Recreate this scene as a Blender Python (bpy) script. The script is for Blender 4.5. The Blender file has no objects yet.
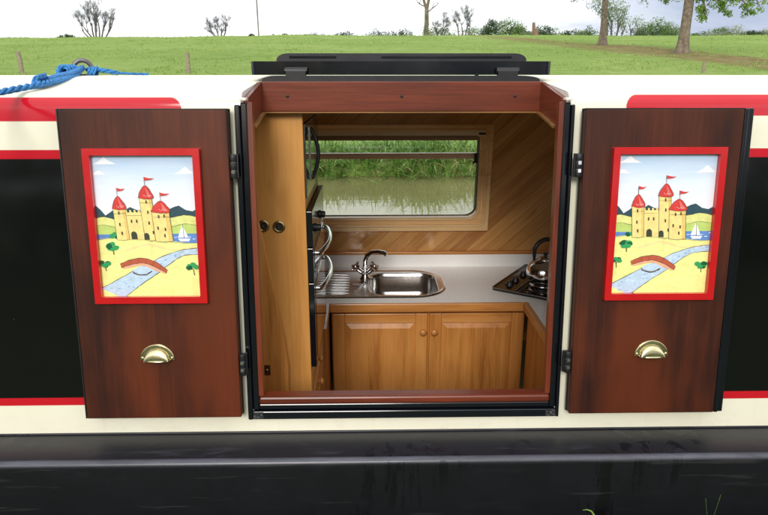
import bpy, math, random
from mathutils import Vector, Matrix, noise as mnoise
R = math.radians
sc = bpy.context.scene
col = sc.collection
T = 0.09                      # lean of the cabin sides
A = math.atan(T)

# ------------------------------------------------------------------ camera
YAW, PIT = R(1.155), R(16.356)
CAM = Vector((-0.094, -1.653, 1.015)); FPX = 640.0
fw = Vector((math.sin(YAW)*math.cos(PIT), math.cos(YAW)*math.cos(PIT), -math.sin(PIT)))
rt = Vector((math.cos(YAW), -math.sin(YAW), 0)); up = rt.cross(fw)
cd = bpy.data.cameras.new('camera'); cam = bpy.data.objects.new('camera', cd); col.objects.link(cam)
cam.matrix_world = Matrix(((rt.x, up.x, -fw.x, CAM.x), (rt.y, up.y, -fw.y, CAM.y), (rt.z, up.z, -fw.z, CAM.z), (0, 0, 0, 1)))
cd.sensor_width = 36; cd.lens = FPX/768*36; cd.clip_end = 2000; cd.clip_start = 0.02
sc.camera = cam
def ray(px, py): return fw + rt*((px-384)/FPX) - up*((py-257.5)/FPX)
def at(px, py, Y):
    d = ray(px, py); return CAM + d*((Y-CAM.y)/d.y)

# ------------------------------------------------------------------ materials
class NT:
    def __init__(s, m): s.n = m.node_tree.nodes; s.l = m.node_tree.links
    def new(s, t, **k):
        o = s.n.new(t)
        for a, b in k.items(): setattr(o, a, b)
        return o
    def link(s, a, b): s.l.new(a, b)
    def setin(s, sock, v):
        if hasattr(v, 'is_output'): s.l.new(v, sock)
        else: sock.default_value = v
    def math(s, op, a, b=0.0, c=None, clamp=False):
        o = s.new('ShaderNodeMath', operation=op, use_clamp=clamp); s.setin(o.inputs[0], a); s.setin(o.inputs[1], b)
        if c is not None: s.setin(o.inputs[2], c)
        return o.outputs[0]
    def mix(s, f, a, b, mode='MIX'):
        o = s.new('ShaderNodeMix', data_type='RGBA', blend_type=mode)
        s.setin(o.inputs[0], f); s.setin(o.inputs[6], a); s.setin(o.inputs[7], b); return o.outputs[2]
    def noise(s, vec, scale, detail=3, rough=0.55, dist=0.0):
        o = s.new('ShaderNodeTexNoise'); s.link(vec, o.inputs['Vector'])
        o.inputs['Scale'].default_value = scale; o.inputs['Detail'].default_value = detail
        o.inputs['Roughness'].default_value = rough; o.inputs['Distortion'].default_value = dist
        return o.outputs['Fac']
    def map(s, vec, scale=(1, 1, 1), rot=(0, 0, 0), loc=(0, 0, 0)):
        o = s.new('ShaderNodeMapping'); s.link(vec, o.inputs[0]); o.inputs['Scale'].default_value = scale
        o.inputs['Rotation'].default_value = rot; o.inputs['Location'].default_value = loc; return o.outputs[0]
    def ramp(s, f, stops):
        o = s.new('ShaderNodeValToRGB'); s.link(f, o.inputs[0]); e = o.color_ramp.elements
        while len(e) < len(stops): e.new(0.5)
        for i, (p, c) in enumerate(stops): e[i].position = p; e[i].color = c if len(c) == 4 else (*c, 1)
        return o.outputs[0]
    def bump(s, h, strength=0.2, dist=0.01):
        o = s.new('ShaderNodeBump'); o.inputs['Strength'].default_value = strength; o.inputs['Distance'].default_value = dist
        s.link(h, o.inputs['Height']); return o.outputs[0]
    def step(s, v, lo, hi):
        o = s.new('ShaderNodeMapRange', interpolation_type='SMOOTHSTEP'); s.setin(o.inputs[0], v)
        o.inputs[1].default_value = lo; o.inputs[2].default_value = hi; return o.outputs[0]
def rgb(r, g, b):
    f = lambda c: (c/255/12.92) if c/255 <= 0.04045 else ((c/255+0.055)/1.055)**2.4
    return (f(r), f(g), f(b), 1)
def base(name):
    m = bpy.data.materials.new(name); m.use_nodes = True
    n = NT(m); b = m.node_tree.nodes['Principled BSDF']
    return m, n, b
def plain(name, c, rough=0.4, metal=0.0, coat=0.0, var=0.12, vscale=20, bump=0.0, spec=0.5):
    m, n, b = base(name)
    co = n.new('ShaderNodeTexCoord').outputs['Object']
    f = n.noise(co, vscale, 4)
    lo = tuple(x*(1-var) for x in c[:3])+(1,); hi = tuple(min(1, x*(1+var)) for x in c[:3])+(1,)
    n.link(n.ramp(f, [(0.3, lo), (0.7, hi)]), b.inputs['Base Color'])
    r = n.new('ShaderNodeMapRange'); n.link(f, r.inputs[0]); r.inputs[3].default_value = rough*0.8; r.inputs[4].default_value = min(1, rough*1.2)
    n.link(r.outputs[0], b.inputs['Roughness'])
    b.inputs['Metallic'].default_value = metal; b.inputs['Coat Weight'].default_value = coat
    b.inputs['Coat Roughness'].default_value = 0.08; b.inputs['Specular IOR Level'].default_value = spec
    if bump: n.link(n.bump(f, bump, 0.004), b.inputs['Normal'])
    return m
def wood(name, cd_, cm_, cl_, axis='z', rot=0.0, spec=0.4, rough=0.38, coat=0.25, board=0.0, scale=1.0, blotch=0.0, knots=True):
    """streaky timber; axis = grain direction; board = width of tongue and groove boards in metres"""
    m, n, b = base(name)
    co = n.new('ShaderNodeTexCoord').outputs['Object']
    co = n.map(co, rot=(0, rot, 0)) if rot else co
    ix = {'x': 0, 'y': 1, 'z': 2}[axis]
    extra = None
    if board:
        sp = n.new('ShaderNodeSeparateXYZ'); n.link(co, sp.inputs[0])
        across = n.math('DIVIDE', sp.outputs[0 if axis == 'z' else 2], board)
        bid = n.math('FLOOR', across); fr = n.math('FRACT', across)
        wn = n.new('ShaderNodeTexWhiteNoise', noise_dimensions='1D'); n.link(bid, wn.inputs['W'])
        cb = n.new('ShaderNodeCombineXYZ')
        for i in range(3): n.link(n.math('MULTIPLY', wn.outputs['Value'], 7.3), cb.inputs[i])
        va = n.new('ShaderNodeVectorMath', operation='ADD'); n.link(co, va.inputs[0]); n.link(cb.outputs[0], va.inputs[1]); co = va.outputs[0]
        groove = n.math('MINIMUM', n.step(fr, 0.0, 0.035), n.math('SUBTRACT', 1.0, n.step(fr, 0.965, 1.0)))
        extra = (wn.outputs['Value'], groove)
    s1 = [9*scale]*3; s1[ix] = 0.9*scale
    s2 = [150*scale]*3; s2[ix] = 5*scale
    f1 = n.noise(n.map(co, tuple(s1)), 1.0, 5, 0.6, 0.7)
    f2 = n.noise(n.map(co, tuple(s2)), 1.0, 3, 0.7, 0.2)
    w = n.math('ADD', n.math('MULTIPLY', f1, 0.72), n.math('MULTIPLY', f2, 0.28))
    c = n.ramp(w, [(0.34, cd_), (0.5, cm_), (0.66, cl_)])
    if knots:
        s3 = [3.2]*3; s3[ix] = 1.3
        k = n.noise(n.map(co, tuple(s3)), 3.0, 2, 0.4, 0.5)
        c = n.mix(n.math('MULTIPLY', n.step(k, 0.70, 0.80), 0.55), c, cd_)
    if blotch:
        bl = n.noise(co, 2.3, 3, 0.6)
        c = n.mix(n.math('MULTIPLY', n.step(bl, 0.42, 0.68), blotch), c, tuple(x*0.42 for x in cd_[:3])+(1,))
    if extra:
        c = n.mix(n.math('MULTIPLY', extra[0], 0.16), c, cd_)
        c = n.mix(extra[1], tuple(x*0.75 for x in cd_[:3])+(1,), c)
    if blotch:
        wr = n.noise(n.map(co, (60, 60, 22)), 1.0, 4, 0.75)
        c = n.mix(n.math('MULTIPLY', n.step(wr, 0.70, 0.76), 0.5), c, tuple(min(1, x*2.2) for x in cl_[:3])+(1,))
        og = n.noise(n.map(co, (5, 5, 1.6)), 1.0, 3, 0.5)
        c = n.mix(n.math('MULTIPLY', n.step(og, 0.46, 0.66), 0.6), c, rgb(104, 44, 15))
    n.link(c, b.inputs['Base Color'])
    b.inputs['Roughness'].default_value = rough; b.inputs['Coat Weight'].default_value = coat; b.inputs['Coat Roughness'].default_value = 0.15; b.inputs['Specular IOR Level'].default_value = spec
    h = f2
    if extra: h = n.math('ADD', n.math('MULTIPLY', f2, 0.1), extra[1])
    n.link(n.bump(h, 0.25 if extra else 0.08, 0.003), b.inputs['Normal'])
    return m

M = {}
M['oak'] = wood('honey oak', rgb(150, 92, 38), rgb(196, 132, 66), rgb(212, 152, 84))
M['oak_x'] = wood('honey oak across', rgb(150, 92, 40), rgb(196, 132, 68), rgb(212, 152, 88), axis='x')
M['oak_y'] = wood('honey oak lengthwise', rgb(150, 92, 40), rgb(196, 132, 68), rgb(212, 152, 88), axis='y')
M['ply'] = wood('oak faced ply', rgb(176, 118, 56), rgb(200, 142, 74), rgb(212, 156, 88), scale=0.8)
M['trim'] = wood('dull oak trim', rgb(104, 70, 34), rgb(138, 98, 54), rgb(156, 114, 66), axis='x')
M['tg'] = wood('oak boarding laid diagonally', rgb(158, 104, 52), rgb(202, 148, 86), rgb(216, 166, 104), rot=R(-46), board=0.062)
M['ceil'] = wood('cream painted ceiling boarding', rgb(222, 214, 196), rgb(230, 224, 208), rgb(236, 230, 216), axis='x', coat=0.0)
M['frame_oak'] = wood('pale window oak', rgb(218, 168, 108), rgb(246, 206, 148), rgb(252, 218, 168), axis='x', rough=0.3)
M['mahog'] = wood('varnished mahogany door', rgb(42, 16, 7), rgb(68, 28, 12), rgb(92, 42, 17), rough=0.5, coat=0.0, blotch=0.65, spec=0.28)
M['mahog_x'] = wood('varnished mahogany rail', rgb(64, 23, 11), rgb(102, 41, 20), rgb(126, 57, 30), axis='x', rough=0.4, coat=0.15)
M['mahog_y'] = wood('varnished mahogany cheek', rgb(64, 23, 11), rgb(102, 41, 20), rgb(126, 57, 30), axis='y', rough=0.4, coat=0.15)
M['mahog_z'] = wood('varnished mahogany jamb', rgb(64, 23, 11), rgb(102, 41, 20), rgb(126, 57, 30), axis='z', rough=0.4, coat=0.15)
M['black'] = plain('black gloss enamel', (0.004, 0.005, 0.008, 1), 0.14, coat=0.15, vscale=30)
M['blackdull'] = plain('dull black steel', (0.010, 0.010, 0.012, 1), 0.4, vscale=40)
M['red'] = plain('red enamel', rgb(186, 18, 24), 0.25, coat=0.4, var=0.05)
M['chrome'] = plain('polished chrome', (0.75, 0.75, 0.77, 1), 0.07, 1.0, var=0.03)
M['steel'] = plain('stainless steel', (0.60, 0.59, 0.58, 1), 0.2, 1.0, var=0.05, vscale=60)
M['brass'] = plain('polished brass', (0.70, 0.63, 0.38, 1), 0.2, 1.0, var=0.08, vscale=60)
M['oldbrass'] = plain('tarnished brass', (0.30, 0.23, 0.11, 1), 0.35, 1.0, var=0.2, vscale=60)
M['worktop'] = plain('speckled cream laminate', rgb(240, 238, 236), 0.28, var=0.06, vscale=260)
M['hob'] = plain('brown enamel hob', (0.014, 0.008, 0.006, 1), 0.14, coat=0.4)
M['plastic'] = plain('black plastic', (0.012, 0.012, 0.013, 1), 0.32)
M['rope'] = plain('blue polypropylene rope', rgb(46, 116, 176), 0.75, var=0.45, vscale=90, bump=0.5)
M['ironring'] = plain('weathered steel ring', (0.16, 0.15, 0.15, 1), 0.45, 0.8, var=0.3, vscale=60)
M['blind'] = plain('beige blind cloth', rgb(232, 214, 182), 0.8, var=0.08)
M['blinddark'] = plain('brown blind edge', rgb(150, 122, 90), 0.7, var=0.1)
M['seal'] = plain('black rubber', (0.012, 0.012, 0.012, 1), 0.6)
M['floorwood'] = wood('floor boards', rgb(150, 110, 70), rgb(186, 142, 94), rgb(204, 162, 112), axis='x')
M['white'] = plain('white enamel', rgb(225, 222, 212), 0.4, var=0.03)
M['bark'] = plain('tree bark', rgb(112, 100, 84), 0.9, var=0.5, vscale=7, bump=1.0)
M['barkdark'] = plain('dark bare bark', rgb(86, 82, 80), 0.9, var=0.3, vscale=4)
M['post'] = plain('weathered fence timber', rgb(138, 128, 106), 0.9, var=0.3, vscale=14)
M['deadwood'] = plain('dead brown wood', rgb(120, 92, 74), 0.9, var=0.3, vscale=4)
M['polemat'] = plain('grey pole timber', rgb(120, 116, 112), 0.8, var=0.15)

def foliage(name, c1, c2, c3, sc_=1.2):
    m, n, b = base(name)
    co = n.new('ShaderNodeTexCoord').outputs['Object']
    f = n.math('ADD', n.math('MULTIPLY', n.noise(co, sc_, 3), 0.6), n.math('MULTIPLY', n.noise(co, sc_*9, 2), 0.4))
    n.link(n.ramp(f, [(0.36, c1), (0.5, c2), (0.64, c3)]), b.inputs['Base Color'])
    b.inputs['Roughness'].default_value = 0.6; b.inputs['Specular IOR Level'].default_value = 0.25
    tr = n.new('ShaderNodeBsdfTranslucent'); n.link(n.ramp(f, [(0.36, c2), (0.64, c3)]), tr.inputs[0])
    mx = n.new('ShaderNodeMixShader'); mx.inputs[0].default_value = 0.3
    n.link(b.outputs[0], mx.inputs[1]); n.link(tr.outputs[0], mx.inputs[2])
    n.link(mx.outputs[0], m.node_tree.nodes['Material Output'].inputs[0])
    return m
M['leaf'] = foliage('spring leaves', rgb(52, 78, 28), rgb(86, 118, 48), rgb(122, 150, 70))
M['leafbright'] = foliage('bright new leaves', rgb(70, 100, 34), rgb(110, 146, 58), rgb(150, 178, 84))
M['leafpale'] = foliage('pale hazy leaves', rgb(92, 112, 78), rgb(122, 142, 102), rgb(150, 166, 124))
M['leafdark'] = foliage('dark hedge leaves', rgb(38, 60, 34), rgb(62, 86, 50), rgb(88, 110, 66))
M['leafmay'] = foliage('hawthorn blossom and leaves', rgb(84, 110, 70), rgb(140, 152, 118), rgb(196, 198, 176), 2.0)
M['twig'] = plain('fine twigs', rgb(124, 122, 128), 0.9, var=0.25, vscale=3)
M['reed'] = foliage('green reed leaves', rgb(56, 94, 36), rgb(108, 152, 68), rgb(178, 204, 128), 5.0)
M['reeddry'] = foliage('dry reed leaves', rgb(140, 124, 84), rgb(176, 162, 118), rgb(205, 192, 150), 4.0)
M['grassblade'] = foliage('field grass', rgb(116, 142, 66), rgb(142, 168, 86), rgb(168, 186, 112), 0.9)

# boat paint: cream with red bands, red coach lines and glossy black panels, laid out by position on the cabin side
def boat_paint():
    m, n, b = base('narrowboat livery paint')
    co = n.new('ShaderNodeTexCoord').outputs['Object']
    sp = n.new('ShaderNodeSeparateXYZ'); n.link(co, sp.inputs[0]); x, y, z = sp.outputs
    def rbox(x0, x1, z0, z1, r, soft=0.0012):
        cx, cz, hx, hz = (x0+x1)/2, (z0+z1)/2, (x1-x0)/2-r, (z1-z0)/2-r
        dx = n.math('MAXIMUM', n.math('SUBTRACT', n.math('ABSOLUTE', n.math('SUBTRACT', x, cx)), hx), 0.0)
        dz = n.math('MAXIMUM', n.math('SUBTRACT', n.math('ABSOLUTE', n.math('SUBTRACT', z, cz)), hz), 0.0)
        d = n.math('SQRT', n.math('ADD', n.math('MULTIPLY', dx, dx), n.math('MULTIPLY', dz, dz)))
        return n.math('SUBTRACT', 1.0, n.step(d, r-soft, r+soft))
    f = n.noise(co, 3.0, 4)
    cream = n.ramp(f, [(0.3, rgb(226, 222, 198)), (0.7, rgb(233, 229, 208))])
    red = rgb(190, 22, 38); blk = (0.0025, 0.003, 0.003, 1)
    c = cream
    for s in (-1, 1):
        a = (-4.6, -0.592) if s < 0 else (0.587, 4.6)
        zt = (0.885, 0.9455) if s < 0 else (0.897, 0.951)
        c = n.mix(rbox(a[0], a[1], zt[0], zt[1], 0.03), c, red)
        # squared lower corners of the red band
        sq = n.math('MULTIPLY', rbox(a[0], a[1], zt[0], zt[0]+0.03, 0.0015), 1.0)
        c = n.mix(sq, c, red)
        q = (-4.55, -0.60) if s < 0 else (0.60, 4.55)
        c = n.mix(rbox(q[0], q[1], 0.0905, 0.811, 0.05), c, red)
        c = n.mix(rbox(q[0]+0.022, q[1]-0.022, 0.1135, 0.7875, 0.04), c, blk)
    # faint rain streaks and dust low on the side
    st = n.noise(n.map(co, (26, 26, 1.2)), 1.0, 4, 0.6)
    c = n.mix(n.math('MULTIPLY', n.step(st, 0.55, 0.8), 0.10), c, rgb(150, 140, 118), 'MULTIPLY')
    # splash dirt and small chips just above the gunwale and along the roof edge
    gr = n.noise(n.map(co, (14, 14, 30)), 1.0, 6, 0.7)
    low = n.math('SUBTRACT', 1.0, n.step(z, 0.0, 0.09))
    c = n.mix(n.math('MULTIPLY', n.math('MULTIPLY', low, n.step(gr, 0.5, 0.8)), 0.14), c, rgb(120, 112, 90))
    ch = n.noise(n.map(co, (40, 40, 40)), 1.0, 3, 0.6)
    c = n.mix(n.math('MULTIPLY', n.step(ch, 0.755, 0.77), 0.6), c, rgb(110, 78, 56))
    n.link(c, b.inputs['Base Color'])
    n.link(n.math('MULTIPLY_ADD', n.step(z, 0.945, 0.958), 0.40, 0.10), b.inputs['Roughness']); b.inputs['Specular IOR Level'].default_value = 0.5
    wv = n.noise(co, 2.6, 2, 0.4)
    n.link(n.bump(wv, 0.14, 0.02), b.inputs['Normal'])
    return m
M['paint'] = boat_paint()
def hull_mat():
    m, n, b = base('hull blacking')
    co = n.new('ShaderNodeTexCoord').outputs['Object']
    sp = n.new('ShaderNodeSeparateXYZ'); n.link(co, sp.inputs[0]); x, y, z = sp.outputs
    drip = n.noise(n.map(co, (26, 26, 3.0)), 1.0, 5, 0.65, 0.4)
    zone = n.noise(n.map(co, (2.2, 2.2, 2.2)), 1.0, 2)
    wet = n.math('MULTIPLY', n.step(drip, 0.50, 0.58), n.math('MULTIPLY', n.step(zone, 0.55, 0.63), 0.8))
    top = n.step(y, -0.128, -0.118)
    chalk = n.noise(n.map(co, (5, 26, 26)), 1.0, 6, 0.7, 0.6)
    ch = n.math('MULTIPLY', n.step(chalk, 0.54, 0.72), 0.4)
    scuff = n.noise(n.map(co, (3, 60, 60)), 1.0, 3, 0.6)
    c0 = n.ramp(n.noise(co, 9, 5), [(0.35, (0.0045, 0.005, 0.007, 1)), (0.7, (0.0065, 0.007, 0.010, 1))])
    c = n.mix(wet, c0, (0.004, 0.004, 0.005, 1))
    c = n.mix(n.math('MULTIPLY', n.math('MULTIPLY', n.step(scuff, 0.62, 0.7), 0.5), n.math('SUBTRACT', 1.0, top)), c, (0.035, 0.034, 0.033, 1))
    ct = n.mix(ch, (0.010, 0.010, 0.014, 1), (0.055, 0.055, 0.07, 1))
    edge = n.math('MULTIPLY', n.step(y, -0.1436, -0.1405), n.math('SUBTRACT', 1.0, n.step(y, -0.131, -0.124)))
    c = n.mix(top, c, ct)
    c = n.mix(n.math('MULTIPLY', edge, n.math('MULTIPLY_ADD', chalk, 1.1, -0.05)), c, (0.12, 0.12, 0.155, 1))  # sky highlight along the gunwale edge, put into the colour
    n.link(c, b.inputs['Base Color'])
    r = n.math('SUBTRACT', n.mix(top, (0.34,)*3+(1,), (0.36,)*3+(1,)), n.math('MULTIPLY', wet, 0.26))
    n.link(n.math('ADD', r, n.math('MULTIPLY', ch, 0.25)), b.inputs['Roughness'])
    n.link(n.bump(n.noise(co, 30, 4), 0.10, 0.004), b.inputs['Normal'])
    return m
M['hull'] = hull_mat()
def glass_mat(name, tint=(1, 1, 1, 1), refl=1.0):
    m = bpy.data.materials.new(name); m.use_nodes = True; n = NT(m); m.node_tree.nodes.remove(m.node_tree.nodes['Principled BSDF'])
    t = n.new('ShaderNodeBsdfTransparent'); t.inputs[0].default_value = tint
    g = n.new('ShaderNodeBsdfGlossy'); g.inputs['Roughness'].default_value = 0.02
    co = n.new('ShaderNodeTexCoord').outputs['Object']
    n.link(n.bump(n.noise(co, 3, 2), 0.02, 0.01), g.inputs['Normal'])
    fr = n.new('ShaderNodeFresnel'); fr.inputs[0].default_value = 1.45
    mx = n.new('ShaderNodeMixShader'); n.link(n.math('MULTIPLY', fr.outputs[0], refl), mx.inputs[0])
    n.link(t.outputs[0], mx.inputs[1]); n.link(g.outputs[0], mx.inputs[2])
    n.link(mx.outputs[0], m.node_tree.nodes['Material Output'].inputs[0]); return m
M['glass'] = glass_mat('window glass', (0.95, 0.97, 0.95, 1))
def mirror_glass():
    m, n, b = base('mirrored oven glass')
    co = n.new('ShaderNodeTexCoord').outputs['Object']
    f = n.noise(co, 6, 3)
    n.link(n.ramp(f, [(0.3, (0.20, 0.19, 0.18, 1)), (0.7, (0.23, 0.22, 0.21, 1))]), b.inputs['Base Color'])
    b.inputs['Metallic'].default_value = 0.85; b.inputs['Roughness'].default_value = 0.03
    b.inputs['Coat Weight'].default_value = 1.0; b.inputs['Coat Roughness'].default_value = 0.02
    return m
M['ovenglass'] = mirror_glass()

# ------------------------------------------------------------------ mesh builder
WORLD = []
class MB:
    def __init__(s): s.v = []; s.f = []; s.m = []; s.sm = []
    def add(s, vs, fs, mi=0, smooth=False):
        o = len(s.v); s.v += [tuple(v) for v in vs]
        for f in fs: s.f.append(tuple(i+o for i in f)); s.m.append(mi); s.sm.append(smooth)
        return s
    def box(s, x0, x1, y0, y1, z0, z1, mi=0):
        return s.add([(x0, y0, z0), (x1, y0, z0), (x1, y1, z0), (x0, y1, z0), (x0, y0, z1), (x1, y0, z1), (x1, y1, z1), (x0, y1, z1)],
                     [(0, 3, 2, 1), (4, 5, 6, 7), (0, 1, 5, 4), (1, 2, 6, 5), (2, 3, 7, 6), (3, 0, 4, 7)], mi)
    def obox(s, c, ux, uy, uz, hx, hy, hz, mi=0):
        c, ux, uy, uz = Vector(c), Vector(ux), Vector(uy), Vector(uz)
        vs = [c+ux*a*hx+uy*b_*hy+uz*d*hz for d in (-1, 1) for a, b_ in ((-1, -1), (1, -1), (1, 1), (-1, 1))]
        return s.add(vs, [(0, 3, 2, 1), (4, 5, 6, 7), (0, 1, 5, 4), (1, 2, 6, 5), (2, 3, 7, 6), (3, 0, 4, 7)], mi)
    def prism(s, pts, d0, d1, plane='xz', mi=0, smooth=False):
        """polygon (ccw in its own plane) extruded from d0 to d1"""
        def P(a, b_, d): return (a, d, b_) if plane == 'xz' else ((a, b_, d) if plane == 'xy' else (d, a, b_))
        n_ = len(pts)
        vs = [P(a, b_, d0) for a, b_ in pts]+[P(a, b_, d1) for a, b_ in pts]
        s.add(vs, [tuple(range(n_))[::-1], tuple(range(n_, 2*n_))], mi)
        return s.add(vs, [(i, (i+1) % n_, n_+(i+1) % n_, n_+i) for i in range(n_)], mi, smooth)
    def ring(s, outer, inner, d0, d1, plane='xz', mi=0, smooth=False):
        def P(a, b_, d): return (a, d, b_) if plane == 'xz' else ((a, b_, d) if plane == 'xy' else (d, a, b_))
        n_ = len(outer)
        vs = [P(a, b_, d) for d in (d0, d1) for lp in (outer, inner) for a, b_ in lp]
        fs = []
        for i in range(n_):
            j = (i+1) % n_
            fs += [(i, j, n_+j, n_+i), (2*n_+i, 3*n_+i, 3*n_+j, 2*n_+j)]
        s.add(vs, fs, mi)
        fs = []
        for i in range(n_):
            j = (i+1) % n_
            fs += [(i, 2*n_+i, 2*n_+j, j), (n_+i, n_+j, 3*n_+j, 3*n_+i)]
        return s.add(vs, fs, mi, smooth)
    def tube(s, pts, rad, n_=8, mi=0, cap=True):
        pts = [Vector(p) for p in pts]; k = len(pts)
        rad = rad if isinstance(rad, (list, tuple)) else [rad]*k
        d0 = (pts[1]-pts[0]).normalized()
        ref = Vector((0, 0, 1)) if abs(d0.z) < 0.9 else Vector((1, 0, 0))
        u = d0.cross(ref).normalized(); vs = []
        for i, p in enumerate(pts):
            d = (pts[min(i+1, k-1)]-pts[max(i-1, 0)]).normalized()
            u = (u-d*u.dot(d)); u = u.normalized() if u.length > 1e-6 else d.orthogonal().normalized()
            w = d.cross(u)
            for j in range(n_):
                a = 2*math.pi*j/n_; vs.append(p+(u*math.cos(a)+w*math.sin(a))*rad[i])
        fs = [(i*n_+j, i*n_+(j+1) % n_, (i+1)*n_+(j+1) % n_, (i+1)*n_+j) for i in range(k-1) for j in range(n_)]
        s.add(vs, fs, mi, True)
        if cap: s.add(vs[:n_], [tuple(range(n_))[::-1]], mi); s.add(vs[-n_:], [tuple(range(n_))], mi)
        return s
    def lathe(s, prof, c=(0, 0, 0), n_=28, mi=0, axis=(0, 0, 1), smooth=True):
        ax = Vector(axis).normalized(); u = ax.orthogonal().normalized(); w = ax.cross(u); c = Vector(c); vs = []
        for r, h in prof:
            for j in range(n_):
                a = 2*math.pi*j/n_; vs.append(c+ax*h+(u*math.cos(a)+w*math.sin(a))*r)
        return s.add(vs, [(i*n_+j, i*n_+(j+1) % n_, (i+1)*n_+(j+1) % n_, (i+1)*n_+j) for i in range(len(prof)-1) for j in range(n_)], mi, smooth)
    def build(s, name, mats, parent=None, bevel=0.0, lean=0.0, loc=(0, 0, 0), seg=2):
        me = bpy.data.meshes.new(name); me.from_pydata(s.v, [], s.f); me.validate(clean_customdata=False)
        if not isinstance(mats, (list, tuple)): mats = [mats]
        for m in mats: me.materials.append(M[m] if isinstance(m, str) else m)
        if len(me.polygons) == len(s.m):
            me.polygons.foreach_set('material_index', s.m); me.polygons.foreach_set('use_smooth', s.sm)
        me.update()
        o = bpy.data.objects.new(name, me); col.objects.link(o)
        o.location = loc; o.rotation_euler = (lean, 0, 0)
        if parent:
            o.parent = parent
            if parent in WORLD: o.location = Vector(loc)-parent.location
        if bevel:
            b = o.modifiers.new('bevel', 'BEVEL'); b.width = bevel; b.segments = seg; b.limit_method = 'ANGLE'; b.angle_limit = R(40); b.harden_normals = False
        return o
def empty(name, label, cat, loc=(0, 0, 0), group=None, lean=0.0):
    o = bpy.data.objects.new(name, None); col.objects.link(o); o.location = loc; o.rotation_euler = (lean, 0, 0); o.empty_display_size = 0.1
    o['label'] = label; o['category'] = cat
    if group: o['group'] = group
    return o
def tag(o, label=None, cat=None, group=None, kind=None):
    if label: o['label'] = label
    if cat: o['category'] = cat
    if group: o['group'] = group
    if kind: o['kind'] = kind
    return o
def rrect(x0, x1, y0, y1, r, n_=6):
    p = []
    for cx, cy, a0 in ((x1-r, y0+r, -90), (x1-r, y1-r, 0), (x0+r, y1-r, 90), (x0+r, y0+r, 180)):
        for k in range(n_+1):
            a = R(a0+90*k/n_); p.append((cx+r*math.cos(a), cy+r*math.sin(a)))
    return p
def copy_tree(o, parent=None):
    c = o.copy(); col.objects.link(c)
    if parent: c.parent = parent
    for ch in list(o.children): copy_tree(ch, c)
    return c

# ================================================================== THE NARROWBOAT
boat = empty('narrowboat', 'cream, red and black narrowboat with open side hatch beside the towpath', 'boat')
XE = 5.0
# ---- hull and gunwale (section in y,z extruded along x)
hp = [(0.004, 0.0), (-0.128, 0.0), (-0.136, -0.002), (-0.1415, -0.007), (-0.143, -0.014), (-0.1435, -0.020), (-0.150, -0.30), (-0.150, -0.40), (-0.142, -0.75),
      (1.97, -0.75), (1.98, -0.40), (1.973, -0.014), (1.966, -0.003), (1.826, 0.0)]
mb = MB(); n_ = len(hp)
vs = [(x, a, b) for x in (-XE-0.3, XE+0.3) for a, b in hp]
mb.add(vs, [(i, i+1, n_+i+1, n_+i) for i in range(n_-1)], 0, True)
mb.add(vs, [tuple(range(n_)), tuple(range(n_, 2*n_))[::-1]])
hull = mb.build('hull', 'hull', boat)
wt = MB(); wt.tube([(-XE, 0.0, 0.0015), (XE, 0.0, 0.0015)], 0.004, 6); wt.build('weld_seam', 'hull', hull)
# ---- cabin shell
ZS = 0.915; CW = 1.83
def prof():
    p = [(T*z, z) for z in (0.0, 0.045, 0.245, 0.50, 0.72, 0.80, ZS)]
    # rounded cant to the roof
    y1, z1 = 0.125, 0.955
    c0 = Vector((T*ZS, ZS)); c1 = Vector((T*0.957, 0.957)); c2 = Vector((y1, z1+0.004))
    for k in range(1, 7):
        t = k/6; q = c0*(1-t)**2+c1*2*t*(1-t)+c2*t*t; p.append((q.x, q.y))
    return p
def roofz(y):
    t = (y-CW/2)/(CW/2-0.125); return 0.959+0.036*(1-t*t)
pp = prof(); ycut = 0.345
half = pp+[(y, roofz(y)) for y in (0.20, 0.27, ycut, 0.45, 0.55, 0.65, 0.75, 0.85, CW/2)]
full = half+[(CW-y, z) for y, z in reversed(half[:-1])]
hx = 0.436
WX, WZ0, WZ1 = 0.47, 0.245, 0.72       # window hole in the far side
NEARW = [(1.2, 2.1), (-2.1, -1.25)]; FARW = [(1.0, 1.85), (-1.85, -1.0)]      # window openings added out of view to let light into the galley
xs = sorted([-XE, -2.5, -WX, -hx, hx, WX, 2.5, XE]+[q for ab in NEARW+FARW for q in ab])
# extra profile points for the far window
def yfar(z): return CW-T*z
far = [(yfar(z), z) for z in (WZ1, WZ0)]
full2 = []
for a, b in zip(full, full[1:]):
    full2.append(a)
    for q in far:
        if a[1] > q[1] > b[1] and a[0] > CW/2: full2.append(q)
full2.append(full[-1])
full2 = [p for i, p in enumerate(full2) if i == 0 or (abs(p[0]-full2[i-1][0])+abs(p[1]-full2[i-1][1])) > 1e-5]
mb = MB(); np_ = len(full2)
vs = [(x, a, b) for x in xs for a, b in full2]
fs = []
for i in range(len(xs)-1):
    xm = (xs[i]+xs[i+1])/2
    for j in range(np_-1):
        ym = (full2[j][0]+full2[j+1][0])/2; zm = (full2[j][1]+full2[j+1][1])/2
        if abs(xm) < hx and ((ym < CW/2 and zm > 0.045 and ym < ycut)): continue
        if abs(xm) < WX and ym > CW/2 and WZ0 < zm < WZ1: continue
        if WZ0 < zm < WZ1 and any(a_ < xm < b2 for a_, b2 in (NEARW if ym < CW/2 else FARW)): continue
        fs.append((i*np_+j, i*np_+j+1, (i+1)*np_+j+1, (i+1)*np_+j))
mb.add(vs, fs, 0, True)
mb.add(vs, [tuple(range(np_))[::-1], tuple(range((len(xs)-1)*np_, len(xs)*np_))], 0)
shell = mb.build('cabin', 'paint', boat)
es = shell.modifiers.new('edges', 'EDGE_SPLIT'); es.split_angle = R(35)

# ---- inside linings
def lin_profile(z): return T*z+0.055
mb = MB()
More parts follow.
